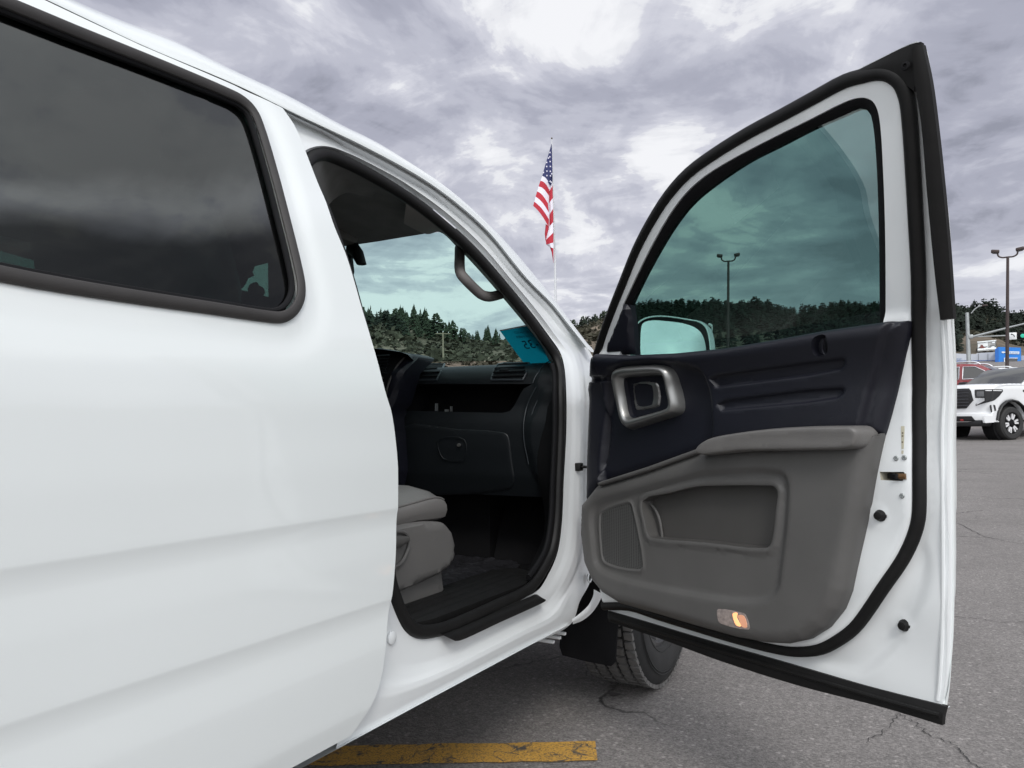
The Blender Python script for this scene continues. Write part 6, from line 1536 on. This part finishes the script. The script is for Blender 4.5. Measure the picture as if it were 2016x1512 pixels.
BBM = mat('billboard_print', (.42, .42, .41), .7, 0, 0, .3, .5)
p1 = obj('panel', q, [(0, 1, 2, 3)], PAPER, e_, False); p2 = obj('panel', q2, [(0, 1, 2, 3)], BBM, e_, False)
def bbq(pts, m, par, dd=.1, name='printed_car'): return obj(name, [at_r(u, v, rb-dd) for u, v in pts], [tuple(range(len(pts)))], m, par, False)
RB = mat('print_red', (.16, .05, .04), .7); GB = mat('print_grey', (.16, .17, .17), .7)
bbq([(1927, 684), (1931, 681.5), (1935, 681), (1938, 682.5), (1941, 684), (1934, 686)], RB, p1); bbq([(1930, 679), (1934, 678.5), (1935.5, 681), (1931, 681)], RB, p1); bbq([(1926, 684), (1944, 681.5), (1944, 683), (1926, 686)], GB, p1, .05, 'printed_ground')
bbq([(1946, 684), (1950, 679), (1959, 679.5), (1960, 684)], GB, p2); bbq([(1950, 684.5), (1953, 682), (1958, 681.5), (1958, 684)], PAPER, p2, .15); bbq([(1953, 673), (1959, 672.2), (1959, 675.5), (1953, 676)], PAPER, p2, .12, 'printed_caption')
MB().tube([at_r(1924.5, 674, rb-.05), at_r(1961, 670.6, rb-.05), at_r(1961, 686, rb-.05), at_r(1924.5, 690, rb-.05)], .10, True, 6).tube([at_r(1925, 689.5, rb-.3), at_r(1961, 686.5, rb-.3)], .18, False, 6).build('frame', PAPER, e_)
for u in (1930, 1943, 1956): MB().tube([ground_at(u, rb+.6), at_r(u, 680, rb+.6)], .22, False, 8).build('post', DKPOLE, e_)
TAN = mat('tan_siding', (.26, .19, .13), .8, 0, 0, .08, .3); ROOF = mat('house_roof', (.16, .15, .14), .9, 0, 0, .15, .5)
rh = 190; ctr = at_r(1985, 664, rh)
e_ = empty('hillside_house', tuple(ctr), 'tan house with a pale roof on the wooded hillside behind the mast arm', 'house')
q = [at_r(u, v, rh) for u, v in ((1967, 668), (1967, 660), (1978, 656.5), (1996, 653), (1996, 666))]; fw = np.array([q[0][0], q[0][1], 0]); fw /= np.linalg.norm(fw)
V = q+[p+fw*9 for p in q]; n = 5
obj('wall', V, [tuple(range(n))]+[(i, (i+1) % n, n+(i+1) % n, n+i) for i in range(n)]+[tuple(range(n, 2*n))], TAN, e_, False)
rq = [at_r(u, v, rh-.8) for u, v in ((1987, 653), (1990, 648), (2001, 646), (2002, 652))]; V = rq+[p+fw*11 for p in rq]
obj('roof', V, [(0, 1, 2, 3), (0, 1, 5, 4), (1, 2, 6, 5), (2, 3, 7, 6), (4, 5, 6, 7), (0, 3, 7, 4)], mat('pale_roof', (.34, .34, .33), .8), e_, False)
for u, v in ((1971, 662), (1979, 665), (1984, 659)): obj('window', [at_r(u+a, v+b_, rh-.25) for a, b_ in ((0, 0), (2.2, -.2), (2.2, 2), (0, 2.2))], [(0, 1, 2, 3)], BLK, e_, False)
r2 = 190
e_, w_ = bldg('roadside_shed', [(1528, 664), (1600, 657), (1603, 659), (1600, 668), (1528, 672)], r2, 10, mat('tan_shed', (.17, .15, .11), .9), 'low tan shed at the foot of the wooded ridge, seen through the door glass', 'shed')
rq = [at_r(u, v, r2-.6) for u, v in ((1522, 666), (1540, 660), (1604, 655), (1606, 660))]; fw = np.array([rq[0][0], rq[0][1], 0]); fw /= np.linalg.norm(fw)
V = rq+[p+fw*12 for p in rq]; obj('roof', V, [(0, 1, 2, 3), (0, 1, 5, 4), (1, 2, 6, 5), (2, 3, 7, 6), (4, 5, 6, 7), (0, 3, 7, 4)], mat('shed_roof', (.27, .26, .22), .8), e_, False)
bpy.context.view_layer.update()
